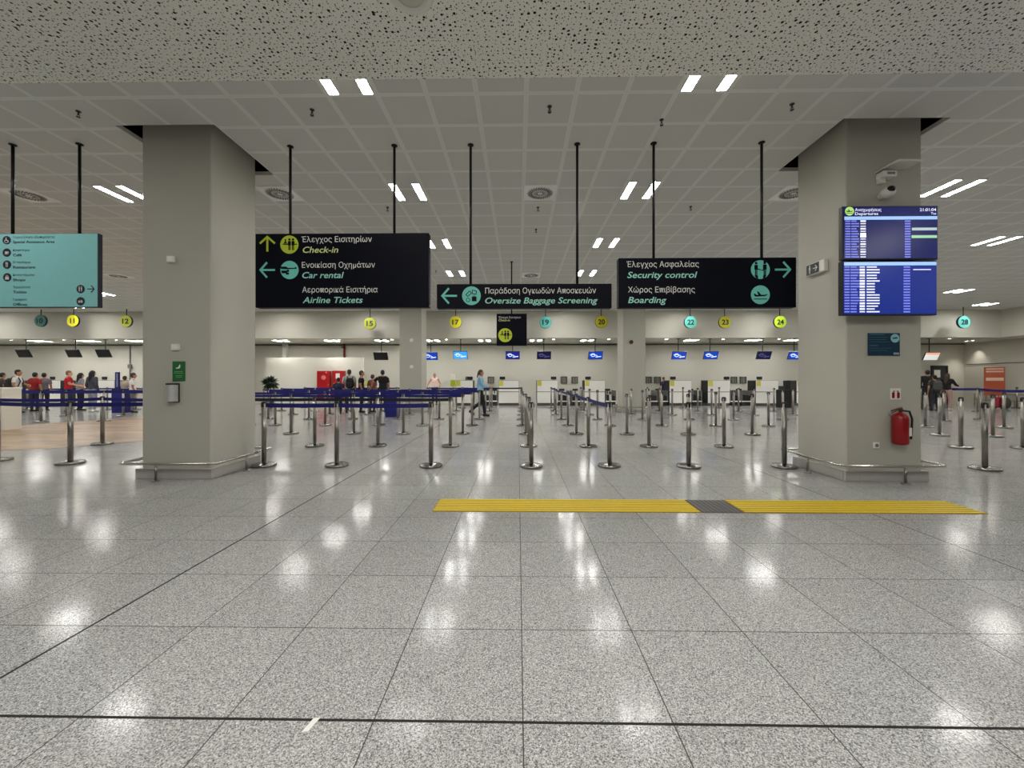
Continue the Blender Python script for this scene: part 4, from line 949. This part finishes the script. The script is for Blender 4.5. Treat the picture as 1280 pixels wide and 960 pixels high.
# ------------------------------------------------------------------ monitors hanging over the desks
def logo(mb, y0, y1):
    pts = [(-.28, .02), (-.2, .09), (-.1, .1), (-.03, .04), (-.06, -.04), (-.15, -.06), (-.22, -.02), (-.2, .04), (-.1, .06), (.02, .02), (.1, -.03)]
    for a, b in zip(pts, pts[1:]): mb.bar(a, b, 0.035, y0, y1)
    mb.bar((.04, -.08), (.28, -.05), .05, y0 - .0005, y1); mb.bar((-.02, -.06), (.08, -.11), .025, y0 - .001, y1)
def hangmon(u, v, kind, label):
    Y = 20.45; p = at(u, v, Y); th = math.radians(25); RX = Matrix.Rotation(th, 4, 'X')
    t = thing('hanging_monitor', label, 'monitor', (p.x, Y, p.z), 0, 'monitors hanging over the desks')
    m = MB(); m.box((0, 0.025, 0), (0.72, 0.05, 0.43), 0.006, 0, RX); obj('housing', m, BLACK, t)
    rm = MB().cyl((0, 0.12, 0.03), 0.02, ZB - p.z - 0.028, 10); rm.box((0, 0.12, ZB - p.z - 0.012), (0.14, 0.14, 0.024), 0.003); rm.box((0, 0.09, 0.02), (0.12, 0.1, 0.09), 0.005); obj('mount', rm, BLACK, t)
    c, e = {'off': ((10, 10, 14), 0.0), 'blue': ((10, 58, 172), 0.42), 'cyan': ((50, 150, 235), 0.5), 'violet': ((22, 26, 130), 0.4), 'dim': ((16, 16, 64), 0.25), 'white': ((215, 215, 212), 0.4)}[kind]
    m = MB(); m.box((0, -0.004, 0), (0.68, 0.008, 0.39), 0, 0, RX); obj('screen', m, M('monitor_' + kind, c, 0.25, emit=e, vary=0), t)
    if kind in ('blue', 'violet', 'dim', 'cyan'):
        m = MB(); logo(m, -0.013, -0.007); me = m.mesh('logo', M('logo_' + ('dim' if kind == 'dim' else 'white'), (70, 70, 120) if kind == 'dim' else (190, 210, 245), .4, emit=0.15 if kind == 'dim' else 0.5, vary=0)); me.transform(RX); obj('logo', me, None, t)
    if kind == 'white':
        m = MB(); m.box((0, -0.009, 0.14), (0.66, 0.004, 0.09), 0, 0, RX); obj('orange_band', m, M('orange_band', (220, 150, 110), .4, emit=.5, vary=0), t)
for u, v, k, lab in ((29.3, 442, 'off', 'switched-off hanging monitor, leftmost, below the teal sign'), (91.4, 442, 'off', 'switched-off hanging monitor below desk sign 11'), (129, 442, 'off', 'switched-off hanging monitor below desk sign 12'), (475.8, 445.3, 'off', 'switched-off hanging monitor below desk sign 15'),
                     (538, 445.3, 'blue', 'hanging blue monitor touching the far left pillar edge'), (575.5, 444, 'cyan', 'bright light-blue hanging monitor below desk sign 17'), (640.8, 444.3, 'violet', 'hanging violet-blue monitor below the small square check-in sign'), (680, 444.3, 'dim', 'dim navy hanging monitor below desk sign 19'),
                     (744.5, 444.3, 'blue', 'hanging blue monitor below desk sign 20'), (849, 444.5, 'blue', 'hanging blue monitor below and left of desk sign 22'), (888.8, 444.3, 'blue', 'hanging blue monitor between desk signs 22 and 23'), (955, 444.3, 'dim', 'dim dark hanging monitor left below desk sign 24'),
                     (994.5, 444.5, 'blue', 'hanging blue monitor cut off by the screen pillar'), (1164.5, 445.5, 'white', 'white-lit hanging monitor right of the screen pillar')): hangmon(u, v, k, lab)

# ------------------------------------------------------------------ partition, cabinets, plant, pipes
YP = 21.9
a, b = at(332, 447, YP), at(454, 447, YP)
struct('partition', MB().box(((a.x + b.x) / 2, YP + 0.06, a.z / 2), (b.x - a.x, 0.12, a.z), 0.006), WALL)
def fire_cabinet(u0, u1, label, kind):
    a, b = at(u0, 463.5, YP - 0.2), at(u1, 463.5, YP - 0.2); cx, wd = (a.x + b.x) / 2, b.x - a.x; ht = a.z - 0.35
    t = thing('fire_cabinet', label, 'fire cabinet', (cx, YP - 0.102, 0.35), 0, 'red fire cabinets on the partition')
    obj('cabinet_box', MB().box((0, 0, ht / 2), (wd, 0.2, ht), 0.01), RED, t); obj('door', MB().box((0, -0.112, ht / 2), (wd - 0.05, 0.022, ht - 0.05), 0.006), M('red_door', (170, 14, 22), .3), t)
    obj('latch', MB().box((wd / 2 - 0.08, -0.13, ht / 2), (0.04, 0.02, 0.1), 0.004), CHROME, t)
    if kind: obj('emblem', MB().disc((0.02, ht - 0.36), 0.13, -0.128, -0.122), M('pink_emblem', (222, 120, 120), .5), t); obj('emblem_small', MB().box((0.16, -0.126, ht - 0.09), (0.08, 0.006, 0.08)), M('pink_emblem', (222, 120, 120), .5), t)
    else: obj('notice', MB().box((0.0, -0.126, ht - 0.28), (0.22, 0.006, 0.28)), WHITE, t)
fire_cabinet(396, 412.5, 'red fire cabinet with round emblem, left of the two', True); fire_cabinet(414.8, 430, 'red fire cabinet with white notice, right of the two', False)
a = at(356.5, 446, YW - 0.15); tag(obj('downpipe', MB().box((0, 0, ZB / 2), (0.24, 0.24, ZB), 0.01), OFFWHITE, None, (a.x, YW - 0.13, 0)), 'white square pipe casing rising behind the partition', 'pipe')
a = at(430.5, 446, YW - 0.1); t = thing('fire_pipe', 'dark red fire pipe rising above the partition', 'pipe', (a.x, YW - 0.1, 0))
obj('pipe', MB().cyl((0, 0, 0), 0.055, ZB, 14), M('red_pipe', (120, 24, 22), .4), t); z = at(430, 435, YW - .1).z; obj('valve', MB().tube([(0, -0.03, z), (-0.14, -0.06, z + 0.05)], 0.03, 8).lathe([(0.075, -0.03), (0.075, 0.03)], 14, (0, 0, z)), M('red_pipe', (120, 24, 22), .4), t)
a = at(162.5, 446, YW - 0.04); t = thing('conduit', 'grey conduit with switch box on the back wall at the left', 'conduit', (a.x, YW - 0.04, 1.0))
obj('pipe', MB().cyl((0, 0, 0), 0.03, ZB - 1.0, 10), GREY, t); obj('switch_box', MB().box((0.02, -0.03, at(163, 458, YW).z - 1.0), (0.2, 0.1, 0.24), 0.01), GREY, t)
# potted plant
a = at(335.5, 487, 19.6); t = thing('potted_plant', 'dark bushy potted plant beside the left pillar behind the belts', 'plant', (a.x, 19.75, 0))
obj('pot', MB().lathe([(0.14, 0), (0.2, 0.4), (0.21, 0.42), (0.185, 0.42), (0.17, 0.36)], 20), DGREY, t)
obj('trunk', MB().tube([(0, 0, 0.36), (0.02, 0.01, 0.7), (0.0, 0.0, 1.1)], [0.03, 0.026, 0.02], 8), M('bark', (70, 55, 40), .8), t)
m = MB(); random.seed(11)
for k in range(240):
    an = random.uniform(0, 2 * PI); el = random.uniform(-0.9, 1.35); ln = random.uniform(0.2, 0.4); wd = random.uniform(0.03, 0.05)
    d = Vector((math.cos(an) * math.cos(el), math.sin(an) * math.cos(el), math.sin(el))); o = Vector((0, 0, 1.22)) + d * random.uniform(0.02, 0.14)
    sd_ = d.cross(Vector((0, 0, 1))).normalized() * wd; p1 = o + d * ln * .5; p2 = o + d * ln + Vector((0, 0, -0.08)); up = sd_.cross(d).normalized() * 0.004
    m.add([o, p1 + sd_, p2, p1 - sd_, p1 + up], [(0, 1, 4), (1, 2, 4), (2, 3, 4), (3, 0, 4), (0, 3, 2, 1)])
obj('foliage', m, M('dark_leaf', (28, 40, 22), .6, vary=.4, scale=8), t)
# curved white cafe counter
p0, p1, p2 = fl(-120, 545), fl(2, 538.5), fl(27, 535.5)
m = MB(); hc = 1.12
out = [(p0.x, p0.y), (p1.x - 1.2, p1.y - 0.05), (p1.x, p1.y), ((p1.x + p2.x) / 2, p1.y + 0.12), (p2.x, p2.y + 0.0), (p2.x * 1.035 , p2.y * 1.03), (p2.x * 1.085, p2.y * 1.07), (p0.x * 1.06, p0.y * 1.08)]
n = len(out); m.add([(x, y, 0.004) for x, y in out] + [(x, y, hc) for x, y in out], [list(range(n))[::-1], list(range(n, 2 * n))] + [(i, (i + 1) % n, (i + 1) % n + n, i + n) for i in range(n)])
t = thing('counter', 'white rounded cafe counter at the left edge', 'counter', (p1.x, p1.y, 0))
me = m.mesh('counter_body', M('counter_white', (222, 220, 210), .45, vary=.02)); me.transform(Matrix.Translation((-p1.x, -p1.y, 0))); obj('counter_body', me, None, t)
m = MB(); cxm = sum(x for x, y in out) / n; cym = sum(y for x, y in out) / n
o2 = [(cxm + (x - cxm) * 1.005, cym + (y - cym) * 1.03) for x, y in out]
m.add([(x, y, hc) for x, y in o2] + [(x, y, hc + 0.03) for x, y in o2], [list(range(n))[::-1], list(range(n, 2 * n))] + [(i, (i + 1) % n, (i + 1) % n + n, i + n) for i in range(n)])
me = m.mesh('counter_top', OFFWHITE); me.transform(Matrix.Translation((-p1.x, -p1.y, 0))); obj('counter_top', me, None, t)
# navy bag sizers
for u, Y, hs, lab in ((146, 16.6, True, 'navy bag sizer with tall sign in the left queue'), (489, 14.8, False, 'navy bag sizer among the belts left of the far pillar')):
    x = at(u, 475, Y).x; t = thing('bag_sizer', lab, 'bag sizer', (x, Y, 0), 0, 'navy bag sizers')
    m = MB(); 
    for s_ in (-1, 1): m.box((s_ * 0.21, 0.2, 0.5), (0.03, 0.4, 1.0), 0.006)
    m.box((0, 0.385, 0.5), (0.42, 0.03, 1.0), 0.006); m.box((0, 0.2, 0.1), (0.42, 0.4, 0.2), 0.006)
    obj('sizer_frame', m, M('sizer_navy', (18, 20, 110), .5), t); obj('front_plate', MB().box((0, 0.0, 0.5), (0.45, 0.02, 0.62), 0.004), M('sizer_navy2', (22, 24, 124), .5), t)
    if hs:
        obj('sign_panel', MB().box((0.0, 0.03, 1.25), (0.2, 0.03, 0.9), 0.004), M('sizer_sign', (30, 28, 96), .5), t); obj('sign_stripe', MB().box((0.0, 0.013, 1.36), (0.05, 0.006, 0.56)), M('sign_stripe', (150, 150, 190), .5), t)
# orange poster stand, suitcase, bag and rail at the right wall
a = atx(1243, 480, XR - 1.0); t = thing('poster_stand', 'orange poster stand with white text bands by the right wall', 'poster stand', (a.x, a.y, 0), math.radians(-28))
obj('board', MB().box((0, 0, 1.3), (0.74, 0.06, 1.45), 0.01), M('orange_poster', (190, 92, 58), .5, vary=.1, scale=4), t); obj('base', MB().box((0, 0, 0.02), (0.8, 0.4, 0.04), 0.008), GREY, t)
for s_ in (-1, 1): obj('leg', MB().box((s_ * 0.3, 0, 0.31), (0.05, 0.05, 0.56)), GREY, t)
m = MB()
for z, h_ in ((1.93, .06), (1.8, .08), (1.44, .1), (1.36, .06)): m.box((0, -0.033, z), (0.62, 0.006, h_))
obj('text_bands', m, M('poster_white', (238, 205, 190), .5), t)
p = fl(1248, 510.5); t = thing('suitcase', 'red suitcase standing on the floor below the orange poster', 'suitcase', (p.x, p.y, 0))
obj('shell', MB().box((0, 0, 0.3), (0.34, 0.24, 0.5), 0.05), M('red_suitcase', (150, 40, 52), .4), t); obj('handle', MB().tube([(-.09, .06, .54), (-.09, .06, .62), (.09, .06, .62), (.09, .06, .54)], .01, 6), BLACK, t)
for s_ in (-1, 1): obj('wheel', MB().lathe([(0.03, -0.012), (0.03, 0.012)], 12, mx=Matrix.Translation((s_ * 0.13, 0.0, 0.03)) @ Matrix.Rotation(PI / 2, 4, 'Y')), BLACK, t)
p = fl(1258, 511); t = thing('round_bag', 'dark grey round bag beside the red suitcase', 'bag', (p.x, p.y, 0))
obj('bag_body', MB().ell((0, 0, 0.27), (0.15, 0.16, 0.27)), M('grey_bag', (62, 66, 58), .7), t); obj('bag_handle', MB().tube([(-.08, 0, .48), (-.05, 0, .6), (.05, 0, .6), (.08, 0, .48)], .012, 6), BLACK, t)
t = thing('guard_rail', 'low steel guard rail along the foot of the right wall', 'rail', (XR - 0.3, 18.0, 0))
for z in (0.3, 0.62): obj('rail_tube', MB().tube([(0, -4.5, z), (0, 4.6, z)], 0.022, 8), STEEL, t)
for k in range(6): obj('rail_post', MB().cyl((0, -4.4 + k * 1.78, 0), 0.02, 0.64, 10).lathe([(0.06, 0), (0.06, 0.008)], 12, (0, -4.4 + k * 1.78, 0)), STEEL, t)

# ------------------------------------------------------------------ people
def fuse(mb, voxel, name, mat, smooth=3):
    me = mb.mesh('tmp', mat); o = bpy.data.objects.new('tmp', me); COL.objects.link(o)
    r = o.modifiers.new('r', 'REMESH'); r.mode = 'VOXEL'; r.voxel_size = voxel; r.use_smooth_shade = True
    if smooth: k = o.modifiers.new('s', 'SMOOTH'); k.iterations = smooth; k.factor = 0.5
    bpy.context.view_layer.update()
    out = bpy.data.meshes.new_from_object(o.evaluated_get(bpy.context.evaluated_depsgraph_get()))
    bpy.data.objects.remove(o); bpy.data.meshes.remove(me); out.name = name
    out.materials.clear(); out.materials.append(mat)
    out.polygons.foreach_set('use_smooth', [True] * len(out.polygons)); return out
def hand(mb, w, d, inward):
    """palm, four fingers of different length and a thumb; w wrist, d direction, inward side of the thumb"""
    d = Vector(d).normalized(); s = Vector(inward); s = (s - d * s.dot(d)).normalized(); n = d.cross(s).normalized()
    w = Vector(w); c = w + d * 0.045
    for k in (-1, -.33, .33, 1): mb.cap(w + s * 0.012 * k, 0.018, w + d * 0.085 + s * 0.027 * k, 0.0125, 8)
    for k, ln in ((1, .068), (.36, .08), (-.3, .074), (-.95, .058)):
        b = w + d * 0.088 + s * 0.027 * k; m_ = b + d * ln * .55 + n * 0.006; e = m_ + d * ln * .4 + n * 0.02
        mb.cap(b, 0.0105, m_, 0.0098, 8); mb.cap(m_, 0.0098, e, 0.0088, 8)
    t0 = w + d * 0.03 + s * 0.025; t1 = t0 + d * 0.03 + s * 0.032; t2 = t1 + d * 0.032 + s * 0.008
    mb.cap(t0, 0.015, t1, 0.012, 8); mb.cap(t1, 0.012, t2, 0.0095, 8)
SKINS = {'light': (214, 164, 134), 'tan': (178, 124, 94), 'dark': (120, 82, 62)}
HAIRS = {'black': (22, 18, 18), 'brown': (66, 44, 30), 'fair': (132, 98, 66), 'grey': (150, 146, 140)}
STAND = {'hl': (-.085, 0, .93), 'kl': (-.1, .02, .5), 'al': (-.105, -.02, .085), 'hr': (.085, 0, .93), 'kr': (.1, .02, .5), 'ar': (.105, -.02, .085),
         'sl': (-.175, 0, 1.42), 'el': (-.235, -.03, 1.14), 'wl': (-.225, .06, .9), 'sr': (.175, 0, 1.42), 'er': (.235, -.03, 1.14), 'wr': (.225, .06, .9), 'head': (0, .03, 1.615), 'toe': (0, 1, 0)}
def person(x, y, h, rz, label, top, legs, hair='black', style='short', skin='tan', sleeve='short', shoes=(24, 24, 26), pose=None, fem=False, bottom='trousers', z0=0.0, extra=None):
    J = {k: Vector(v) for k, v in STAND.items()}
    for k, v in (pose or {}).items(): J[k] = Vector(v)
    sc = h / 1.73; sk = M('skin_' + skin, SKINS[skin], .55, vary=.04); hm_ = M('hair_' + hair, HAIRS[hair], .6, vary=.2, scale=40)
    tm_ = M('cloth_%d_%d_%d' % top, top, .85, vary=.12, scale=10); lm_ = M('cloth_%d_%d_%d' % legs, legs, .85, vary=.12, scale=10); sm_ = M('shoe_%d_%d_%d' % shoes, shoes, .6)
    g = -.012 if fem else 0.0
    b = MB(); hd = J['head']; nk = Vector((hd.x * .6, hd.y * .4, 1.47)); pel = (J['hl'] + J['hr']) / 2
    def E(mb, c, r): mb.ell(c, r)
    E(b, pel + Vector((0, 0, .02)), (.155 + g * -.6, .105, .12)); E(b, Vector((pel.x, pel.y, 1.12)), (.135 + g * 1.5, .095, .15)); cc = (J['sl'] + J['sr']) / 2
    E(b, Vector((cc.x, cc.y, 1.3)), (.165 + g, .112, .17)); b.cap(J['sl'] + Vector((.05, 0, .0)), .062, J['sr'] - Vector((.05, 0, .0)), .062)
    b.cap((cc.x, cc.y - .005, 1.42), .062, nk + Vector((0, .0, .05)), .05)
    # skull, jaw, nose, ears
    E(b, hd + Vector((0, -.008, .025)), (.076, .094, .095)); E(b, hd + Vector((0, .02, -.055)), (.055, .062, .065)); b.cap(hd + Vector((0, .088, .01)), .009, hd + Vector((0, .104, -.022)), .014, 8)
    for s_ in (-1, 1): E(b, hd + Vector((s_ * .077, -.005, -.005)), (.012, .02, .032))
    for s_, q in ((-1, 'l'), (1, 'r')):
        b.cap(J['s' + q], .055, J['e' + q], .042); b.cap(J['e' + q], .041, J['w' + q], .027)
        dr = (J['w' + q] - J['e' + q]).normalized(); hand(b, J['w' + q], dr, Vector((-s_ * .6, .8, 0)))
        b.cap(J['h' + q], .09, J['k' + q], .058); b.cap(J['k' + q], .056, J['a' + q] + Vector((0, 0, .02)), .036)
        td = J.get('t' + q, Vector((0, .15, -.055))); b.cap(J['a' + q] + Vector((0, -.02, -.03)), .036, J['a' + q] + td, .028)
    m4 = Matrix.Diagonal((sc, sc, sc, 1))
    me = fuse(b, .0095, 'person', sk, 2); me.transform(m4)
    o = obj('person', me, None, None, (x, y, z0)); o.rotation_euler = (0, 0, rz); tag(o, label, 'person', None)
    def part(name, mb, mat, vox=.014):
        q = fuse(mb, vox, name, mat); q.transform(m4); return obj(name, q, None, o)
    c = MB()
    E(c, Vector((pel.x, pel.y, 1.0)), (.172, .124, .13)); E(c, Vector((pel.x, pel.y, 1.13)), (.152 + g, .112, .17)); E(c, Vector((cc.x, cc.y, 1.3)), (.18 + g, .127, .18))
    c.cap(J['sl'] + Vector((.045, 0, .0)), .074, J['sr'] - Vector((.045, 0, .0)), .074)
    for q in 'lr':
        S_, E_, W_ = J['s' + q], J['e' + q], J['w' + q]
        if sleeve == 'none': continue
        if sleeve == 'short': c.cap(S_, .07, S_ + (E_ - S_) * .72, .064, flat=True)
        else: c.cap(S_, .068, E_, .056); c.cap(E_, .056, E_ + (W_ - E_) * .93, .042, flat=True)
    part('shirt', c, tm_)
    c = MB(); E(c, pel + Vector((0, 0, .0)), (.166, .118, .13))
    for q in 'lr':
        K, A_ = J['k' + q], J['a' + q]
        if bottom == 'shorts': c.cap(J['h' + q], .1, J['h' + q] + (K - J['h' + q]) * .85, .082, flat=True)
        else: c.cap(J['h' + q], .1, K, .07); c.cap(K, .07, K + (A_ - K) * .95, .053, flat=True)
    part('trousers' if bottom != 'shorts' else 'shorts', c, lm_)
    for q in 'lr':
        td = J.get('t' + q, Vector((0, .15, -.055))); A_ = J['a' + q]; c = MB(); c.cap(A_ + Vector((0, -.035, -.035)), .046, A_ + td, .038); c.cap(A_ + Vector((0, -.01, -.0)), .048, A_ + Vector((0, -.02, -.04)), .05); part('shoe', c, sm_, .012)
    c = MB(); E(c, hd + Vector((0, -.02, .045)), (.084, .098, .092)); E(c, hd + Vector((0, -.05, .0)), (.078, .066, .08))
    if style == 'long':
        c.cap(hd + Vector((0, -.075, .0)), .075, hd + Vector((0, -.095, -.3)), .075); 
        for s_ in (-1, 1): c.cap(hd + Vector((s_ * .07, -.03, .02)), .032, hd + Vector((s_ * .075, -.05, -.24)), .035)
    elif style == 'bun': E(c, hd + Vector((0, -.12, .03)), (.045, .045, .045)); c.cap(hd + Vector((0, -.1, 0)), .03, hd + Vector((0, -.11, -.12)), .02)
    elif style == 'tail': c.cap(hd + Vector((0, -.1, .03)), .035, hd + Vector((0, -.15, -.16)), .022)
    part('hair', c, hm_)
    c = MB()
    for s_ in (-1, 1): c.ell(hd + Vector((s_ * .03, .083, .012)), (.011, .007, .007), 8, 6)
    q = c.mesh('eyes', M('eye_dark', (24, 18, 16), .2, vary=0)); q.transform(m4); obj('eyes', q, None, o)
    c = MB(); c.ell(hd + Vector((0, .077, -.058)), (.02, .008, .006), 8, 6); q = c.mesh('mouth', M('lip', (150, 80, 72), .5, vary=0)); q.transform(m4); obj('mouth', q, None, o)
    return o
def backpack(p, label, col, h=1.73, shift=(0, 0)):
    sc = h / 1.73; t = thing('backpack', label, 'backpack', p.location + Matrix.Rotation(p.rotation_euler.z, 3, 'Z') @ Vector((shift[0], -.125 * sc, 0.98 * sc)), p.rotation_euler.z)
    mt = M('pack_%d_%d_%d' % col, col, .8, vary=.1)
    c = MB(); c.box((0, -.09, .22), (.3, .18, .44), .07); obj('pack_body', fuse(c, .014, 'pack_body', mt), None, t)
    c = MB(); c.box((0, -.19, .15), (.24, .07, .22), .03); obj('front_pocket', fuse(c, .012, 'front_pocket', mt), None, t)
    for s_ in (-1, 1): obj('strap', MB().tube([(s_ * .1, -.02, .42), (s_ * .11, .05, .5), (s_ * .12, .2, .46), (s_ * .125, .262, .3), (s_ * .13, .2, .1), (s_ * .12, .0, .06)], .018, 6), mt, t)
    return t
def px(u, Y): return at(u, 475, Y).x
D = math.radians
person(px(2.5, 17.5), 17.5, 1.68, D(-15), 'person in dark brown top cut by the left photo edge', (62, 56, 50), (40, 40, 48))
P = person(px(22, 16.5), 16.5, 1.79, D(-60), 'person in white t-shirt carrying a dark backpack, left queue', (225, 222, 216), (50, 52, 66), pose={'el': (-.25, .08, 1.18), 'wl': (-.1, .26, 1.1)})
backpack(P, 'dark backpack on the person in white t-shirt at the left', (46, 44, 40), 1.79)
person(px(43.5, 17.3), 17.3, 1.69, D(10), 'shorter person in red shirt beside a dark-haired person in grey', (150, 28, 34), (40, 44, 62))
person(px(55, 17.9), 17.9, 1.68, D(30), 'dark-haired person in grey top right of the shorter person in red', (112, 104, 108), (34, 34, 40))
person(px(85.5, 17.0), 17.0, 1.76, D(-55), 'fair-haired person in bright red t-shirt reaching forward', (190, 12, 30), (38, 44, 74), 'fair', skin='light', pose={'er': (.25, .1, 1.18), 'wr': (.18, .34, 1.12), 'el': (-.25, .08, 1.16), 'wl': (-.16, .3, 1.08)})
person(px(100.5, 17.9), 17.9, 1.68, D(-20), 'woman with long dark hair in light grey top', (150, 150, 162), (30, 32, 52), 'black', 'long', fem=True)
person(px(115.3, 17.0), 17.0, 1.76, D(-5), 'tall woman with long black hair in dark grey jacket and pale trousers', (72, 72, 84), (150, 148, 160), 'black', 'long', sleeve='long', shoes=(220, 220, 220), fem=True)
person(px(155.8, 17.5), 17.5, 1.54, D(20), 'short brown-haired person in beige top beside the bag sizer', (176, 164, 148), (60, 58, 66), 'brown')
person(px(166, 16.7), 16.7, 1.66, D(-40), 'person in white shirt with dark strap close to the left pillar', (228, 226, 222), (112, 110, 112), 'brown')
P = person(px(436.5, 16.9), 16.9, 1.8, D(15), 'person in grey t-shirt wearing a black backpack, middle queue', (162, 162, 160), (44, 50, 70))
backpack(P, 'black backpack on the person in grey t-shirt, middle queue', (14, 14, 18), 1.8, (.05, 0))
person(px(451.5, 16.95), 16.95, 1.76, D(-70), 'slim dark-haired person in black shirt looking right, middle queue', (20, 20, 22), (36, 36, 46))
person(px(465.6, 17.2), 17.2, 1.6, D(-20), 'shorter person in brown top between two people in black', (124, 84, 72), (60, 60, 70), 'brown')
person(px(478.3, 16.85), 16.85, 1.78, D(25), 'sturdy person in black t-shirt stretching an arm to the left', (16, 16, 16), (40, 40, 44), skin='tan', pose={'el': (-.36, .1, 1.24), 'wl': (-.45, .2, 1.02)})
person(px(423, 16.3), 16.3, 1.46, D(20), 'child in dark blue clothes in front of the red cabinets', (26, 34, 66), (30, 34, 60), 'black')
person(px(543.5, 22.35), 22.35, 1.74, D(180), 'staff member in pale blouse leaning on the desk by the far pillar', (228, 200, 190), (50, 50, 56), 'grey', skin='tan', sleeve='none', fem=True, pose={'el': (-.33, .1, 1.16), 'wl': (-.34, .3, 1.0), 'er': (.33, .1, 1.16), 'wr': (.34, .3, 1.0)})
person(px(587, 22.6), 22.6, 1.52, D(180), 'staff member with dark hair seated low behind the desk of the walking woman', (40, 42, 52), (40, 42, 52), 'black')
person(px(829.5, 22.75), 22.75, 1.52, D(200), 'staff member in navy behind the conveyors by the far pillar', (44, 46, 86), (30, 30, 40), 'black')
person(px(600.5, 15.3), 15.3, 1.75, D(-90), 'woman walking to the right in light blue shirt and black trousers', (138, 178, 204), (18, 18, 22), 'brown', 'tail', skin='tan', sleeve='long', fem=True,
       pose={'kr': (.09, .12, .52), 'ar': (.09, .17, .085), 'kl': (-.09, -.02, .5), 'al': (-.09, -.37, .2), 'tl': (0, .1, -.12), 'el': (-.22, -.12, 1.16), 'wl': (-.2, .02, .95), 'er': (.22, .12, 1.16), 'wr': (.1, .32, 1.1)})
person(px(1159.5, 19.0), 19.0, 1.82, D(-30), 'tall person dressed in black beside the screen pillar', (16, 16, 18), (22, 22, 30), sleeve='long')
P = person(px(1168.5, 18.2), 18.2, 1.58, D(-20), 'shorter person in dark grey with a grey backpack, right queue', (48, 50, 50), (40, 40, 46))
backpack(P, 'dark grey backpack on the shorter person in the right queue', (64, 66, 64), 1.58)
P = person(px(1184, 18.6), 18.6, 1.66, D(-75), 'woman with long brown hair, black top and pinkish trousers, right queue', (24, 22, 24), (176, 140, 132), 'brown', 'long', skin='light', sleeve='long', fem=True, shoes=(210, 205, 200), pose={'er': (.22, .16, 1.2), 'wr': (.18, .42, 1.14)})
